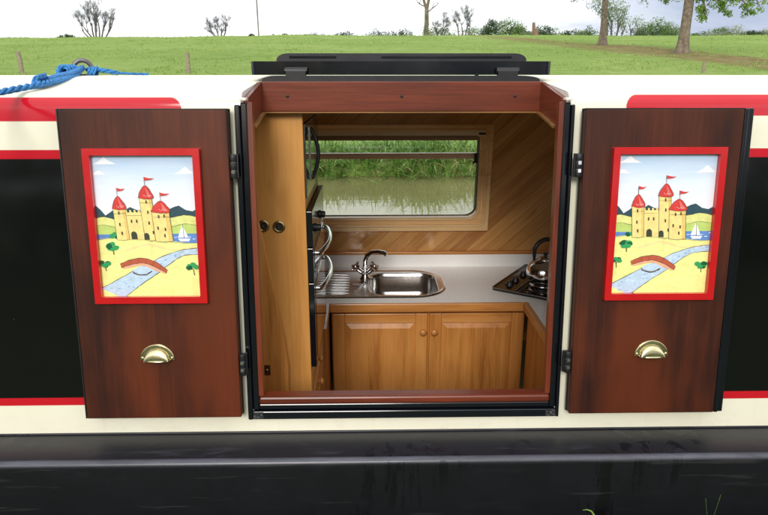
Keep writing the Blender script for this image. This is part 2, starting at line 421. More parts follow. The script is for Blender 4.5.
# far lining with a window opening, in leaned local frame (origin at 1.73, z up the lining)
o4 = rrect(-WX-0.0, WX+0.0, WZ0-0.01, WZ1+0.005, 0.03)
def outer_like(x0, x1, y0, y1, n_=6):      # rectangle with same vertex count as rrect
    p = []
    for cx, cy in ((x1, y0), (x1, y1), (x0, y1), (x0, y0)):
        p += [(cx, cy)]*(n_+1)
    return p
mb.ring(rrect(-0.85, 0.85, -1.0, 0.945, 0.0005), o4, 0.0, 0.014)
for a_, b2 in FARW:
    e0, e1 = (0.85, a_) if a_ > 0 else (-2.6, a_); g0, g1 = (b2, 2.6) if a_ > 0 else (b2, -0.85)
    mb.box(e0, e1, 0.0, 0.014, -1.0, 0.945); mb.box(g0, g1, 0.0, 0.014, -1.0, 0.945); mb.box(a_, b2, 0.0, 0.014, -1.0, WZ0); mb.box(a_, b2, 0.0, 0.014, WZ1, 0.945)
lining = mb.build('wall_lining', 'tg', boat, lean=A, loc=(0, 1.73, 0))
mb = MB()
for e0, e1 in ((-2.6, -2.1), (-1.25, -0.462), (0.462, 1.2), (2.1, 2.6)): mb.box(e0, e1, 0.058, 0.07, -0.95, 0.90)
for e0, e1 in NEARW: mb.box(e0, e1, 0.058, 0.07, -0.95, WZ0); mb.box(e0, e1, 0.058, 0.07, WZ1, 0.90)
mb.box(-0.462, 0.462, 0.058, 0.07, -0.95, 0.06)
mb.build('wall_lining', 'oak', boat, lean=-A)
for lst, ln_, yo, d0 in ((NEARW, -A, 0.0, 1), (FARW, A, CW, -1)):  # frames and panes of the added daylight windows
    for a_, b2 in lst:
        mb = MB(); mb.ring(rrect(a_-0.03, b2+0.03, WZ0-0.03, WZ1+0.03, 0.06), rrect(a_+0.012, b2-0.012, WZ0+0.012, WZ1-0.012, 0.06), *sorted((-0.006*d0, 0.05*d0)))
        wf = mb.build('added_window', 'black', boat, lean=ln_, loc=(0, yo, 0))
        mb = MB(); mb.prism(rrect(a_+0.005, b2-0.005, WZ0+0.005, WZ1-0.005, 0.05), *sorted((0.004*d0, 0.009*d0))); mb.build('window_glass', 'glass', wf)
mb = MB()     # ceiling
yy = [0.36, 0.5, 0.7, 0.915, 1.1, 1.3, 1.5, 1.70]
vs = []
for x in (-2.6, 2.6):
    vs += [(x, y, roofz(y)-0.055) for y in yy]+[(x, y, roofz(y)-0.042) for y in yy]
k = len(yy)
mb.add(vs, [(j, 2*k+j, 2*k+j+1, j+1) for j in range(k-1)]+[(k+j, k+j+1, 3*k+j+1, 3*k+j) for j in range(k-1)])
for s in (-1, 1):
    a, b_ = (-2.6, -0.45) if s < 0 else (0.45, 2.6)
    mb.add([(a, 0.14, 0.895), (b_, 0.14, 0.895), (b_, 0.36, 0.907), (a, 0.36, 0.907)], [(0, 1, 2, 3)])
mb.build('ceiling', 'ceil', boat)
mb = MB(); mb.box(-2.6, 2.6, 0.06, 1.80, -0.98, -0.95); mb.build('cabin_floor', 'floorwood', boat)
mb = MB(); mb.box(-2.62, -2.60, 0.06, 1.80, -0.95, 0.90); mb.build('bulkhead', 'oak', boat)
mb = MB(); mb.box(2.60, 2.62, 0.06, 1.80, -0.95, 0.90); mb.build('bulkhead', 'oak', boat)

# ---- black steel hatch frame on the cabin side (leaned frame: y outward is negative, z runs up the side)
mb = MB()
for s in (-1, 1):
    a, b_ = sorted((-0.4515 if s < 0 else 0.4465, s*0.4375)); mb.box(a, b_, -0.014, 0.03, 0.046, 0.930)
    a, b_ = sorted((s*0.4375, s*0.4205)); mb.box(a, b_, -0.004, 0.03, 0.072, 0.936)
mb.box(-0.4375, 0.4375, -0.012, 0.03, 0.046, 0.0705)
mb.box(-0.4205, 0.4205, -0.002, 0.03, 0.0725, 0.0885)
hf = mb.build('hatch_frame', 'black', boat, bevel=0.003, lean=-A)
# worn corners
def worn_mat():
    m, n, b = base('worn enamel scratches')
    co = n.new('ShaderNodeTexCoord').outputs['Object']
    f = n.noise(co, 140, 5, 0.7)
    n.link(n.ramp(f, [(0.54, (0.006, 0.006, 0.008, 1)), (0.68, (0.16, 0.15, 0.15, 1))]), b.inputs['Base Color']); b.inputs['Roughness'].default_value = 0.6
    return m
M['worn'] = worn_mat()
for s in (-1, 1):
    mb = MB(); a, b_ = sorted((s*0.437, s*0.408)); mb.box(a, b_, -0.0128, -0.0118, 0.048, 0.069); mb.build('worn_corner', 'worn', hf)
# ---- mahogany linings
for s in (-1, 1):
    mb = MB(); a, b_ = sorted((s*0.4205, s*0.407))
    mb.prism([(0.0, 0.112), (0.026, 0.112), (0.026, 0.937), (0.0, 0.937)], a, b_, 'yz')
    mb.build('hatch_jamb', 'mahog_z', boat, bevel=0.002, lean=-A)
mb = MB(); mb.box(-0.4205, 0.4205, -0.006, 0.045, 0.0888, 0.1115); mb.build('hatch_sill', 'mahog_x', boat, bevel=0.006, lean=-A)
mb = MB(); mb.box(-0.430, 0.430, 0.345, 0.37, 0.893, 0.981)
hd = mb.build('hatch_header', 'mahog_x', boat, bevel=0.002)
mb = MB(); mb.box(-0.42, 0.42, 0.341, 0.372, 0.8885, 0.8925); mb.build('trim_strip', 'trim', hd)
for x in (-0.345, 0.0, 0.345):
    mb = MB(); mb.lathe([(0.0, 0.002), (0.004, 0.002), (0.005, 0.0)], (x, 0.345, 0.938), 12, axis=(0, -1, 0)); mb.build('screw', 'seal', hd)
for s in (-1, 1):       # cream steel edge of the roof cut above the side boards
    lip = [(y, z-0.0012) for y, z in half if 0.086 < y <= 0.346 and z > 0.93]
    mb = MB(); mb.prism([(lip[0][0], 0.90), (0.346, 0.90)]+lip[::-1], *sorted((s*0.4348, s*0.4358)), 'yz'); mb.build('roof_edge', 'white', boat)
for s in (-1, 1):       # side boards of the roof cut
    mb = MB()
    q = [(0.116, 0.862), (0.150, 0.866), (0.310, 0.890), (0.3448, 0.893), (0.3448, 0.979), (0.118, 0.944)]
    a, b_ = sorted((s*0.4215, s*0.4345))
    mb.prism(q, a, b_, 'yz'); mb.build('hatch_cheek', 'mahog_y', boat, bevel=0.0015)
    mb = MB(); a, b_ = sorted((s*0.4025, s*0.4215)); mb.prism([(0.150, 0.859), (0.310, 0.883), (0.340, 0.886), (0.340, 0.892), (0.310, 0.8895), (0.150, 0.8655)], *sorted((s*0.412, s*0.4345)), 'yz'); mb.build('trim_strip', 'trim', boat)
    mb = MB(); mb.box(*sorted((s*0.419, s*0.437)), 0.066, 0.092, 0.938, 0.9445); mb.build('frame_cap', 'white', boat, bevel=0.001)
mb = MB()     # far coaming, rounded, under the lid, whose shade is put in as black
pts = [(-0.425, 0.962)]+[(-0.425+0.06*(1-math.cos(R(a)))*1.0, 0.985+0.013*math.sin(R(a))) for a in range(0, 91, 15)]+[(0.425-0.06*(1-math.cos(R(a))), 0.985+0.013*math.sin(R(a))) for a in range(90, -1, -15)]+[(0.425, 0.962)]
mb.prism(pts[::-1], 0.372, 0.395); mb.build('hatch_coaming', 'blackdull', boat)
# ---- open lid lying on its hinges on the roof
lid = MB(); lid.prism(rrect(-0.462, 0.466, 0.40, 0.83, 0.018), 1.000, 1.040, 'xy', 0, True)
ld = lid.build('hatch_lid', 'black', boat, bevel=0.003)
def dome(x0, x1, z0, z1, r): return [(x0, z0), (x1, z0)]+[(x1-r+r*math.cos(R(a)), z1-(z1-z0)*0.9*(1-math.sin(R(a)))) for a in range(0, 91, 10)]+[(x0+r+r*math.cos(R(a)), z1-(z1-z0)*0.9*(1-math.sin(R(a)))) for a in range(90, 181, 10)]
mb = MB(); mb.prism(dome(-0.385, 0.392, 1.0405, 1.064, 0.036), 0.425, 0.80, smooth=False)
ll = mb.build('lid_liner', plain('dark grey lid liner', (0.022, 0.021, 0.026, 1), 0.3), ld, bevel=0.004)
for x0, x1 in ((-0.345, -0.20), (-0.06, 0.345)):
    mb = MB(); mb.box(x0, x1, 0.4215, 0.4248, 1.050, 1.057); mb.build('liner_strip', 'black', ll, bevel=0.001)
for x in (-0.322, 0.327):
    mb = MB(); mb.box(x-0.031, x+0.031, 0.378, 0.3985, 0.983, 1.012); mb.tube([(x-0.034, 0.386, 1.012), (x+0.034, 0.386, 1.012)], 0.008, 10); mb.box(x-0.033, x+0.036, 0.384, 0.3985, 1.014, 1.022)
    mb.build('lid_hinge', 'blackdull', ld, bevel=0.002)
mb = MB(); mb.lathe([(0.0, 0.0), (0.006, 0.0), (0.006, 0.02)], (0.235, 0.405, 0.985), 10); mb.build('lid_stop', 'blackdull', ld)

# ---- doors
def cup_handle(parent, x, z):
    y0 = -0.0502
    mb = MB(); W_, H_ = 0.047, 0.045
    N = 22
    arc = [(math.cos(math.pi*k/N), math.sin(math.pi*k/N)) for k in range(N+1)]
    o = [(x+W_*a, z+H_*b_) for a, b_ in arc]; i = [(x+0.035*a, z+0.033*b_) for a, b_ in arc]
    vs = [(a, y, b_) for y in (y0, y0-0.0025) for a, b_ in o]+[(a, y0-0.0035, b_) for a, b_ in i]
    m_ = N+1
    mb.add(vs, [(k, k+1, m_+k+1, m_+k) for k in range(N)], 0, False)
    mb.add(vs, [(m_+k, m_+k+1, 2*m_+k+1, 2*m_+k) for k in range(N)], 0, True)
    mb.tube([(x+(W_-0.002)*a, y0-0.003, z+(H_-0.002)*b_) for a, b_ in arc], 0.0022, 6)
    J = 10; vs = []
    for j in range(J+1):
        t = math.pi/2*j/J       # from rim on plate to the front lip
        for a, b_ in arc:
            vs.append((x+0.035*a*(1-0.04*math.sin(t)), y0-0.0035-0.0145*math.sin(t), z+0.033*b_*max(0.0, math.cos(t))**0.7-0.001*math.sin(t)))
    mb.add(vs, [(j*m_+k, j*m_+k+1, (j+1)*m_+k+1, (j+1)*m_+k) for j in range(J) for k in range(N)], 0, True)
    lip = [(x+0.035*math.cos(a)*0.98, y0-0.004-0.014*math.sin(a), z-0.001*math.sin(a)) for a in [math.pi*k/16 for k in range(17)]]
    mb.tube(lip, 0.0032, 8)
    for s in (-1, 1): mb.lathe([(0.0, 0.002), (0.003, 0.002), (0.004, 0.0)], (x+s*0.0405, y0-0.003, z+0.006), 10, axis=(0, -1, 0))
    return mb.build('cup_handle', 'brass', parent)
def hinge(parent, x, z):
    mb = MB()
    for k in range(3): mb.lathe([(0.0, 0.0), (0.0085, 0.0005), (0.009, 0.002), (0.009, 0.0175), (0.0085, 0.019), (0.0, 0.0195)], (x, -0.044, z-0.031+k*0.021), 14, 0 if k != 5 else 1)
    for k in range(2): mb.lathe([(0.0, 0.0), (0.0075, 0.0), (0.0075, 0.0016), (0.0, 0.0016)], (x, -0.044, z-0.0112+k*0.021), 14, 1)
    for k in range(2): mb.box(x-0.004, x+0.004, -0.0545, -0.0525, z-0.018+k*0.021, z-0.009+k*0.021, 1)
    mb.box(x-0.012, x+0.012, -0.042, -0.034, z-0.030, z+0.031)
    return mb.build('hinge', ['blackdull', 'chrome'], parent)
for s, x0, x1 in ((-1, -0.893, -0.4630), (1, 0.4645, 0.879)):
    mb = MB(); mb.box(x0, x1, -0.050, -0.0225, 0.0715, 0.9165)
    d = mb.build('side_door', 'mahog', boat, bevel=0.003, lean=-A)
    d['label'] = 'left hatch door of streaky dark mahogany, folded back' if s < 0 else 'right hatch door of mahogany with black steel edge, folded back'
    mb = MB(); mb.box(x0-0.002, x1+0.002, -0.022, -0.0175, 0.0705, 0.919); mb.box(x0-0.002, x1+0.002, -0.049, -0.022, 0.9168, 0.9192)
    mb.build('steel_skin', 'blackdull', d)
    if s > 0:
        mb = MB(); mb.box(x1+0.0025, x1+0.014, -0.0465, -0.0175, 0.0705, 0.918); mb.box(x1+0.014, x1+0.030, -0.041, -0.0175, 0.0705, 0.919); mb.build('door_lip', 'black', d, bevel=0.002)
    else:
        mb = MB(); mb.box(x0-0.006, x0-0.0025, -0.045, -0.0175, 0.0705, 0.919); mb.build('door_lip', 'blackdull', d)
    cup_handle(d, s*0.6845, 0.245)
    for z in (0.772, 0.226): hinge(d, s*0.4535, z)

# ---- framed castle pictures
PC = {}
def pm(key, c, rough=0.3):
    PC[key] = len(PC); mats_paint.append(plain('picture '+key, c, rough, coat=0.2, var=0.11, vscale=48))
mats_paint = []
def sky_paint():
    m, n, b = base('picture sky')       # the picture's own painted sky, blue at its top and white lower down
    co = n.new('ShaderNodeTexCoord').outputs['Object']; sp = n.new('ShaderNodeSeparateXYZ'); n.link(co, sp.inputs[0])
    f = n.math('ADD', sp.outputs[2], n.math('MULTIPLY', n.noise(n.map(co, (8, 8, 60)), 1, 3), 0.06))
    n.link(n.ramp(n.math('MULTIPLY_ADD', f, 5.0, -2.9), [(0.15, rgb(238, 236, 238)), (0.55, rgb(224, 233, 242)), (0.95, rgb(180, 206, 232))]), b.inputs['Base Color'])
    b.inputs['Roughness'].default_value = 0.3; b.inputs['Coat Weight'].default_value = 0.3
    return m
PC['sky'] = 0; mats_paint.append(sky_paint())
for k_, c_ in (('cloud', rgb(244, 244, 248)), ('mount', rgb(48, 78, 88)), ('hill', rgb(190, 212, 116)), ('hill2', rgb(222, 224, 140)), ('sea', rgb(96, 138, 200)), ('meadow', rgb(236, 236, 150)),
               ('river', rgb(188, 210, 230)), ('stone', rgb(238, 216, 138)), ('roofred', rgb(206, 62, 58)), ('roofpink', rgb(226, 120, 112)), ('ink', rgb(84, 66, 52)), ('tree', rgb(52, 158, 92)), ('treedark', rgb(22, 92, 58)),
               ('brick', rgb(186, 92, 66)), ('brickpale', rgb(232, 172, 140)), ('white', rgb(248, 248, 248)), ('shade', rgb(222, 192, 112)), ('ripple', rgb(92, 138, 196)), ('door', rgb(62, 66, 56)), ('path', rgb(242, 218, 150))):
    pm(k_, c_)
def paint_castle(mb, x0, x1, z0, z1, seed=5):
    rnd = random.Random(seed); jit = random.Random(seed*7+1); lay = [0]
    def P(px, py):      # traced picture coordinates -> panel coordinates
        v = (py-36)/(482-36); l = 55-28*v; r = 368-35*v
        u = (px-l)/(r-l); return x0+u*(x1-x0), z1-v*(z1-z0)
    def poly(pts, mat, step=True):
        if step: lay[0] += 1
        y = -0.0006-0.000014*lay[0]; q = []
        for a, b_ in pts:
            X, Z = P(a, b_); q.append((min(max(X, x0), x1), y, min(max(Z, z0), z1)))
        mb.add(q, [tuple(range(len(q)))], PC[mat])
    def line(pts, w=1.6, mat='ink'):
        L, Rr = [], []
        for i, (a, b_) in enumerate(pts):
            p, q = pts[max(i-1, 0)], pts[min(i+1, len(pts)-1)]
            dx, dy = q[0]-p[0], q[1]-p[1]; l = math.hypot(dx, dy) or 1
            w_ = w*jit.uniform(0.45, 1.05); a += jit.uniform(-0.7, 0.7); b_ += jit.uniform(-0.7, 0.7)      # hand painted line
            L.append((a-dy/l*w_/2, b_+dx/l*w_/2)); Rr.append((a+dy/l*w_/2, b_-dx/l*w_/2))
        lay[0] += 1
        y = -0.0006-0.000014*lay[0]
        for i in range(len(pts)-1):
            q = []
            for a, b_ in (L[i], L[i+1], Rr[i+1], Rr[i]):
                X, Z = P(a, b_); q.append((min(max(X, x0), x1), y, min(max(Z, z0), z1)))
            mb.add(q, [(0, 1, 2, 3)], PC[mat])
    def smooth(pts, k=5):
        out = []
        for i in range(len(pts)-1):
            p0, p1, p2, p3 = pts[max(i-1, 0)], pts[i], pts[i+1], pts[min(i+2, len(pts)-1)]
            for j in range(k):
                t = j/k
                out.append(tuple(0.5*((2*p1[d])+(-p0[d]+p2[d])*t+(2*p0[d]-5*p1[d]+4*p2[d]-p3[d])*t*t+(-p0[d]+3*p1[d]-3*p2[d]+p3[d])*t**3) for d in (0, 1)))
        return out+[pts[-1]]
    def blob(cx, cy, rx, ry, mat, n_=12, j=0.25):
        poly([(cx+rx*math.cos(2*math.pi*k/n_)*(1+rnd.uniform(-j, j)), cy+ry*math.sin(2*math.pi*k/n_)*(1+rnd.uniform(-j, j))) for k in range(n_)], mat)
    poly([(0, 0), (400, 0), (400, 300), (0, 300)], 'sky')
    for cx, cy, w, h in ((92, 58, 36, 16), (335, 88, 34, 16), (70, 90, 20, 7)):
        poly([(cx-w, cy+6), (cx-w*0.5, cy-2), (cx, cy-h), (cx+w*0.4, cy-4), (cx+w, cy+6)], 'cloud')
    poly([(20, 190), (48, 192), (60, 205), (72, 222), (88, 212), (98, 205), (125, 212), (150, 196), (185, 212), (215, 204), (250, 212), (285, 196), (300, 192), (320, 206), (340, 210), (356, 202), (380, 205), (380, 250), (20, 250)], 'mount')
    poly(smooth([(20, 240), (60, 226), (110, 236), (200, 240), (280, 228), (320, 222), (380, 236)])+[(380, 310), (20, 310)], 'hill2')
    line(smooth([(20, 240), (60, 226), (110, 236), (200, 240), (280, 228), (320, 222), (380, 236)]), 2)
    poly(smooth([(20, 262), (60, 252), (110, 262), (180, 268), (270, 258), (310, 250), (380, 258)])+[(380, 310), (20, 310)], 'hill')
    line(smooth([(20, 262), (60, 252), (110, 262), (180, 268), (270, 258), (310, 250), (380, 258)]), 1.6)
    poly([(15, 282), (380, 280), (380, 312), (15, 306)], 'sea')
    for k in range(7): line([(258+k*14, 286+(k % 3)*6), (268+k*14, 285+(k % 3)*6)], 2, 'cloud')
    poly(smooth([(0, 304), (80, 292), (140, 296), (260, 304), (320, 310), (400, 306)])+[(400, 500), (0, 500)], 'meadow')
    line(smooth([(230, 304), (320, 311), (400, 306)]), 1.6); line(smooth([(0, 304), (80, 293)]), 1.6)
    poly(smooth([(120, 330), (190, 310), (260, 330), (330, 322)])+[(330, 328), (260, 336), (190, 318), (120, 336)], 'path')
    # boat on the sea
    poly([(284, 296), (322, 296), (316, 305), (290, 305)], 'white'); poly([(302, 252), (303, 293), (284, 293)], 'white'); poly([(304, 258), (316, 293), (304, 293)], 'white'); line([(303, 250), (303, 296)], 1.5)
    # river
    up_ = smooth([(400, 318), (345, 325), (285, 334), (225, 354), (180, 378), (135, 398), (85, 424), (20, 458)])
    lo_ = smooth([(400, 340), (345, 346), (290, 352), (244, 380), (206, 408), (158, 438), (120, 466), (78, 498)])
    poly(up_+lo_[::-1], 'river'); line(up_, 2.4); line(lo_, 2.4)
    for k in range(70):
        t = rnd.random(); i = int(t*(len(up_)-1)); w = rnd.uniform(0.15, 0.85)
        a = up_[i][0]*(1-w)+lo_[min(i, len(lo_)-1)][0]*w; b_ = up_[i][1]*(1-w)+lo_[min(i, len(lo_)-1)][1]*w
        line([(a, b_), (a+rnd.uniform(4, 10), b_-rnd.uniform(0, 3))], 1.6, rnd.choice(['ripple', 'cloud', 'ripple']))
    # bridge
    top = smooth([(95, 376), (130, 362), (170, 358), (205, 370), (238, 396)]); bot = smooth([(97, 388), (130, 378), (168, 374), (200, 386), (234, 406)])
    und = smooth([(130, 392), (150, 384), (170, 382), (190, 390), (205, 404)])
    poly(smooth([(128, 398), (150, 386), (170, 384), (190, 392), (206, 406)])+[(188, 412), (166, 410), (148, 406)], 'river')
    line(smooth([(130, 404), (150, 412), (172, 410), (190, 400)]), 5)
    poly(bot+smooth([(228, 408), (196, 396), (166, 382), (132, 386), (104, 392)]), 'brickpale'); poly(top+bot[::-1], 'brick'); line(top, 2); line(bot, 2)
    for k in range(2, len(top)-1, 3): line([top[k], bot[k]], 1.2)
    # trees
    for cx, cy, r in ((80, 320, 20), (92, 286, 15), (48, 374, 18), (318, 388, 20)):
        if r != 15: line([(cx, cy+4), (cx+1, cy+r+6)], 3.5)
        for k in range(7):
            a = rnd.uniform(0, 6.28); blob(cx+r*0.55*math.cos(a), cy+r*0.38*math.sin(a), r*0.5, r*0.36, 'tree' if k % 3 else 'treedark', 9)
    # castle
    def tower(xa, xb, ya, yb, bow=3):
        poly([(xa, ya), (xb, ya), (xb, yb), ((xa+xb)/2, yb+bow), (xa, yb)], 'stone')
        poly([(xb-(xb-xa)*0.24, ya), (xb, ya), (xb, yb), (xb-(xb-xa)*0.24, yb+1)], 'shade')
        line([(xa, ya), (xa, yb), ((xa+xb)/2, yb+bow), (xb, yb), (xb, ya)], 1.8)
    wall = [(134, 298), (134, 212)]
    for k in range(4): wall += [(134+k*13, 212), (134+k*13, 205), (141+k*13, 205), (141+k*13, 212)]
    wall += [(186, 212), (186, 298)]
    poly(wall, 'stone'); line(wall[1:-1], 1.8); line([(134, 222), (186, 222)], 1.3)
    tower(98, 136, 200, 298); tower(183, 222, 166, 300); tower(215, 268, 210, 304)
    for xa, xb, yb, ax, ay in ((96, 139, 200, 118, 162), (180, 227, 167, 206, 129), (213, 272, 211, 247, 177)):
        q = smooth([(xa, yb), (xa+(ax-xa)*0.35, (yb+ay)/2-2), (ax, ay), (xb-(xb-ax)*0.35, (yb+ay)/2-2), (xb, yb), ((xa+xb)/2, yb+5), (xa, yb)], 4)
        poly(q, 'roofred'); poly([(ax, ay+5), (ax+4, yb-2), (xb-6, yb-2)], 'roofpink'); line(q, 1.8)
        for k in range(5): line([(ax-8+k*5, yb-8+(k % 2)*3), (ax-5+k*5, yb-6+(k % 2)*3)], 1.2, 'white')
        line([(xa+3, yb+16), (xb-3, yb+16)], 1.3)
    for xa, ya, dx, c_ in ((118, 162, 26, 0), (206, 129, 32, 2), (248, 177, 30, 1)):
        line([(xa, ya), (xa, ya-26)], 1.8); poly([(xa+1, ya-26), (xa+dx*0.5, ya-22), (xa+dx, ya-24+c_), (xa+dx*0.6, ya-17), (xa+1, ya-15)], 'roofred')
    for cx, yb, w, h in ((152, 297, 9, 25), (190, 299, 8, 22)):
        poly([(cx-w, yb), (cx-w, yb-h*0.6)]+[(cx+w*math.cos(R(a)), yb-h*0.6-h*0.4*math.sin(R(a))) for a in range(180, -1, -30)]+[(cx+w, yb)], 'door')
    for cx, cy in ((115, 214), (113, 250), (116, 278), (150, 240), (166, 240), (203, 180), (204, 212), (203, 246), (212, 276), (235, 226), (252, 224), (228, 262), (250, 266), (246, 286)):
        poly([(cx-2.3, cy-5), (cx+2.3, cy-5), (cx+2.3, cy+5), (cx-2.3, cy+5)], 'ink')
for s, x0, x1, lab in ((-1, -0.8345, -0.5355, 'red framed castle picture screwed to the left hatch door'), (1, 0.538, 0.8365, 'red framed castle picture screwed to the right hatch door')):
    yb = -0.0502; cx = (x0+x1)/2
    fr = empty('framed_picture', lab, 'picture', (cx, T*0.408+yb, 0.408), 'castle pictures on the hatch doors', lean=-A)
    fr.location = Matrix.Rotation(-A, 3, 'X') @ Vector((cx, yb, 0.4085))
    w = (x1-x0)/2; h = 0.411
    mb = MB(); bw = 0.0180
    mb.ring([(-w, 0), (w, 0), (w, h), (-w, h)], [(-w+bw, bw), (w-bw, bw), (w-bw, h-bw), (-w+bw, h-bw)], -0.0155, 0.0)
    mb.build('picture_frame', 'red', fr, bevel=0.003)
    mb = MB(); mb.box(-w+bw-0.002, w-bw+0.002, -0.0005, 0.0, bw-0.002, h-bw+0.002, PC['sky'])
    paint_castle(mb, -w+bw-0.001, w-bw+0.001, bw-0.001, h-bw+0.001, 5 if s < 0 else 12)
    # picture sky material reads local height 0..h
    mb.build('castle_painting', mats_paint, fr)
for l_ in mats_paint[0].node_tree.nodes:
    if l_.bl_idname == 'ShaderNodeMath' and l_.operation == 'MULTIPLY_ADD': l_.inputs[1].default_value = 5.0; l_.inputs[2].default_value = -1.15

# ---- galley window in the far side (leaned the other way)
win = MB()
win.ring(rrect(-0.532, 0.532, 0.184, 0.752, 0.004), rrect(-0.502, 0.502, 0.217, 0.722, 0.02), -0.024, -0.0002)
wn_ = win.build('galley_window', 'frame_oak', boat, bevel=0.004, lean=A, loc=(0, 1.73, 0)); wn_['label'] = 'oak framed window with rounded corners over the sink'
mb = MB(); mb.ring(rrect(-0.5015, 0.5015, 0.2175, 0.7215, 0.02), rrect(-0.476, 0.476, 0.2475, 0.715, 0.06), -0.012, 0.0525, smooth=True); mb.build('window_reveal', 'frame_oak', wn_, bevel=0.006)
mb = MB(); q = rrect(-0.506, 0.506, 0.213, 0.726, 0.024); mb.tube([(a, -0.023, b_) for a, b_ in q+[q[0]]], 0.0075, 8, cap=False); q = rrect(-0.478, 0.478, 0.2455, 0.717, 0.058); mb.tube([(a, -0.008, b_) for a, b_ in q+[q[0]]], 0.010, 8, cap=False); mb.build('window_bead', 'frame_oak', wn_)
mb = MB(); mb.ring(rrect(-0.50, 0.50, 0.22, 0.74, 0.03), rrect(-0.4725, 0.4725, 0.2510, 0.712, 0.062), 0.0527, 0.0565, smooth=True); mb.build('window_seal', 'seal', wn_)
mb = MB(); mb.prism(rrect(-0.478, 0.478, 0.246, 0.718, 0.06), 0.0568, 0.0608); mb.build('window_glass', 'glass', wn_)
mb = MB(); mb.box(-0.456, 0.456, 0.004, 0.030, 0.570, 0.600); mb.build('hopper_rail', wood('tan hopper rail', rgb(226, 196, 160), rgb(242, 216, 184), rgb(246, 226, 198), axis='x', rough=0.3), wn_, bevel=0.005)
mb = MB(); mb.box(0.442, 0.458, -0.012, 0.0035, 0.552, 0.605); mb.box(0.434, 0.4415, -0.014, 0.002, 0.548, 0.562); mb.build('hopper_catch', 'plastic', wn_, bevel=0.003)
bl = empty('roller_blind', 'beige roller blind rolled up at the top of the window', 'blind', (0, 1.73, 0), lean=A)
mb = MB(); mb.box(-0.49, 0.488, -0.030, 0.02, 0.698, 0.7215); mb.build('blind_cassette', 'blind', bl, bevel=0.003)
mb = MB(); mb.tube([(-0.48, 0.0, 0.684), (0.478, 0.0, 0.684)], 0.0155, 12); mb.build('rolled_cloth', 'blinddark', bl)
mb = MB(); mb.box(0.455, 0.49, -0.033, -0.0302, 0.703, 0.715); mb.build('end_bracket', 'plastic', bl)

# ================================================================== GALLEY FURNITURE
ZC = -0.026
ku = empty('kitchen_unit', 'oak galley unit with pale worktop and two panelled doors under the window', 'kitchen unit', (0, 1.2, -0.95)); WORLD.append(ku)
WY = 1.142
# worktop with the sink hole, L shaped round the right corner
SX0, SX1, SY0, SY1 = -0.66, 0.268, 1.215, 1.628
mb = MB()
mb.box(-0.85, SX0-0.05, WY, 1.738, ZC-0.036, ZC); mb.box(SX1+0.05, 0.636, WY, 1.738, ZC-0.036, ZC)
mb.ring(rrect(SX0-0.05, SX1+0.05, WY, 1.738, 0.0005, 8), rrect(SX0+0.008, SX1-0.008, SY0+0.008, SY1-0.008, 0.15, 8), ZC-0.036, ZC, 'xy')
mb.box(0.636, 1.4, 0.16, 1.738, ZC-0.036, ZC)
mb.build('worktop', 'worktop', ku)
mb = MB(); mb.box(-0.289, 0.612, WY-0.018, WY-0.0005, ZC-0.040, ZC+0.0015); mb.build('worktop_edge', 'oak_x', ku, bevel=0.004)
mb = MB(); mb.box(0.612, 0.6355, 0.16, WY-0.0005, ZC-0.040, ZC+0.0015); mb.build('worktop_edge', 'oak_y', ku, bevel=0.004)
mb = MB(); mb.box(-0.85, 1.4, 1.708, 1.722, ZC, 0.045); mb.build('upstand', 'worktop', ku, bevel=0.002)
mb = MB(); mb.box(-0.85, 1.4, 1.700, 1.724, 0.0452, 0.062); mb.build('upstand_trim', 'oak_x', ku, bevel=0.003)
# carcass front frame
mb = MB()
mb.box(-0.284, 0.630, 1.176, 1.194, -0.95, -0.067); mb.build('carcass', 'oak', ku)
def cup_door(x0, x1, z0, z1, knobx):
    mb = MB(); fwid = 0.056
    y = 1.156
    mb.box(x0, x0+fwid, y, y+0.02, z0, z1); mb.box(x1-fwid, x1, y, y+0.02, z0, z1)
    d = mb.build('cupboard_door', 'oak', ku, bevel=0.003)
    for za, zb in ((z1-fwid*0.85, z1), (z0, z0+fwid)):
        mb = MB(); mb.box(x0+fwid, x1-fwid, y, y+0.02, za, zb); mb.build('door_rail', 'oak_x', d, bevel=0.003)
    a, b_, c, e = x0+fwid, x1-fwid, z0+fwid, z1-fwid*0.85
    mb = MB(); i = 0.028
    mb.add([(a, y+0.013, c), (b_, y+0.013, c), (b_, y+0.013, e), (a, y+0.013, e), (a+i, y+0.003, c+i), (b_-i, y+0.003, c+i), (b_-i, y+0.003, e-i), (a+i, y+0.003, e-i)],
           [(0, 1, 5, 4), (1, 2, 6, 5), (2, 3, 7, 6), (3, 0, 4, 7), (4, 5, 6, 7)])
    mb.build('door_panel', 'oak', d)
    mb = MB(); mb.lathe([(0.0, 0.026), (0.010, 0.025), (0.0165, 0.019), (0.0155, 0.012), (0.008, 0.008), (0.008, 0.0)], (knobx, y, -0.176), 18, axis=(0, -1, 0)); mb.build('door_knob', 'oak_x', d)
cup_door(-0.279, 0.168, -0.90, -0.086, 0.147); cup_door(0.178, 0.622, -0.90, -0.086, 0.200)
# right return: cupboard front facing the galley floor
mb = MB(); mb.box(0.652, 0.67, 0.16, 1.15, -0.95, -0.067); mb.build('carcass', 'oak', ku)
for y0, y1 in ((0.60, 1.125), (0.18, 0.59)):
    mb = MB(); mb.box(0.634, 0.6515, y0, y1, -0.90, -0.086); mb.build('return_door', 'oak', ku, bevel=0.003)

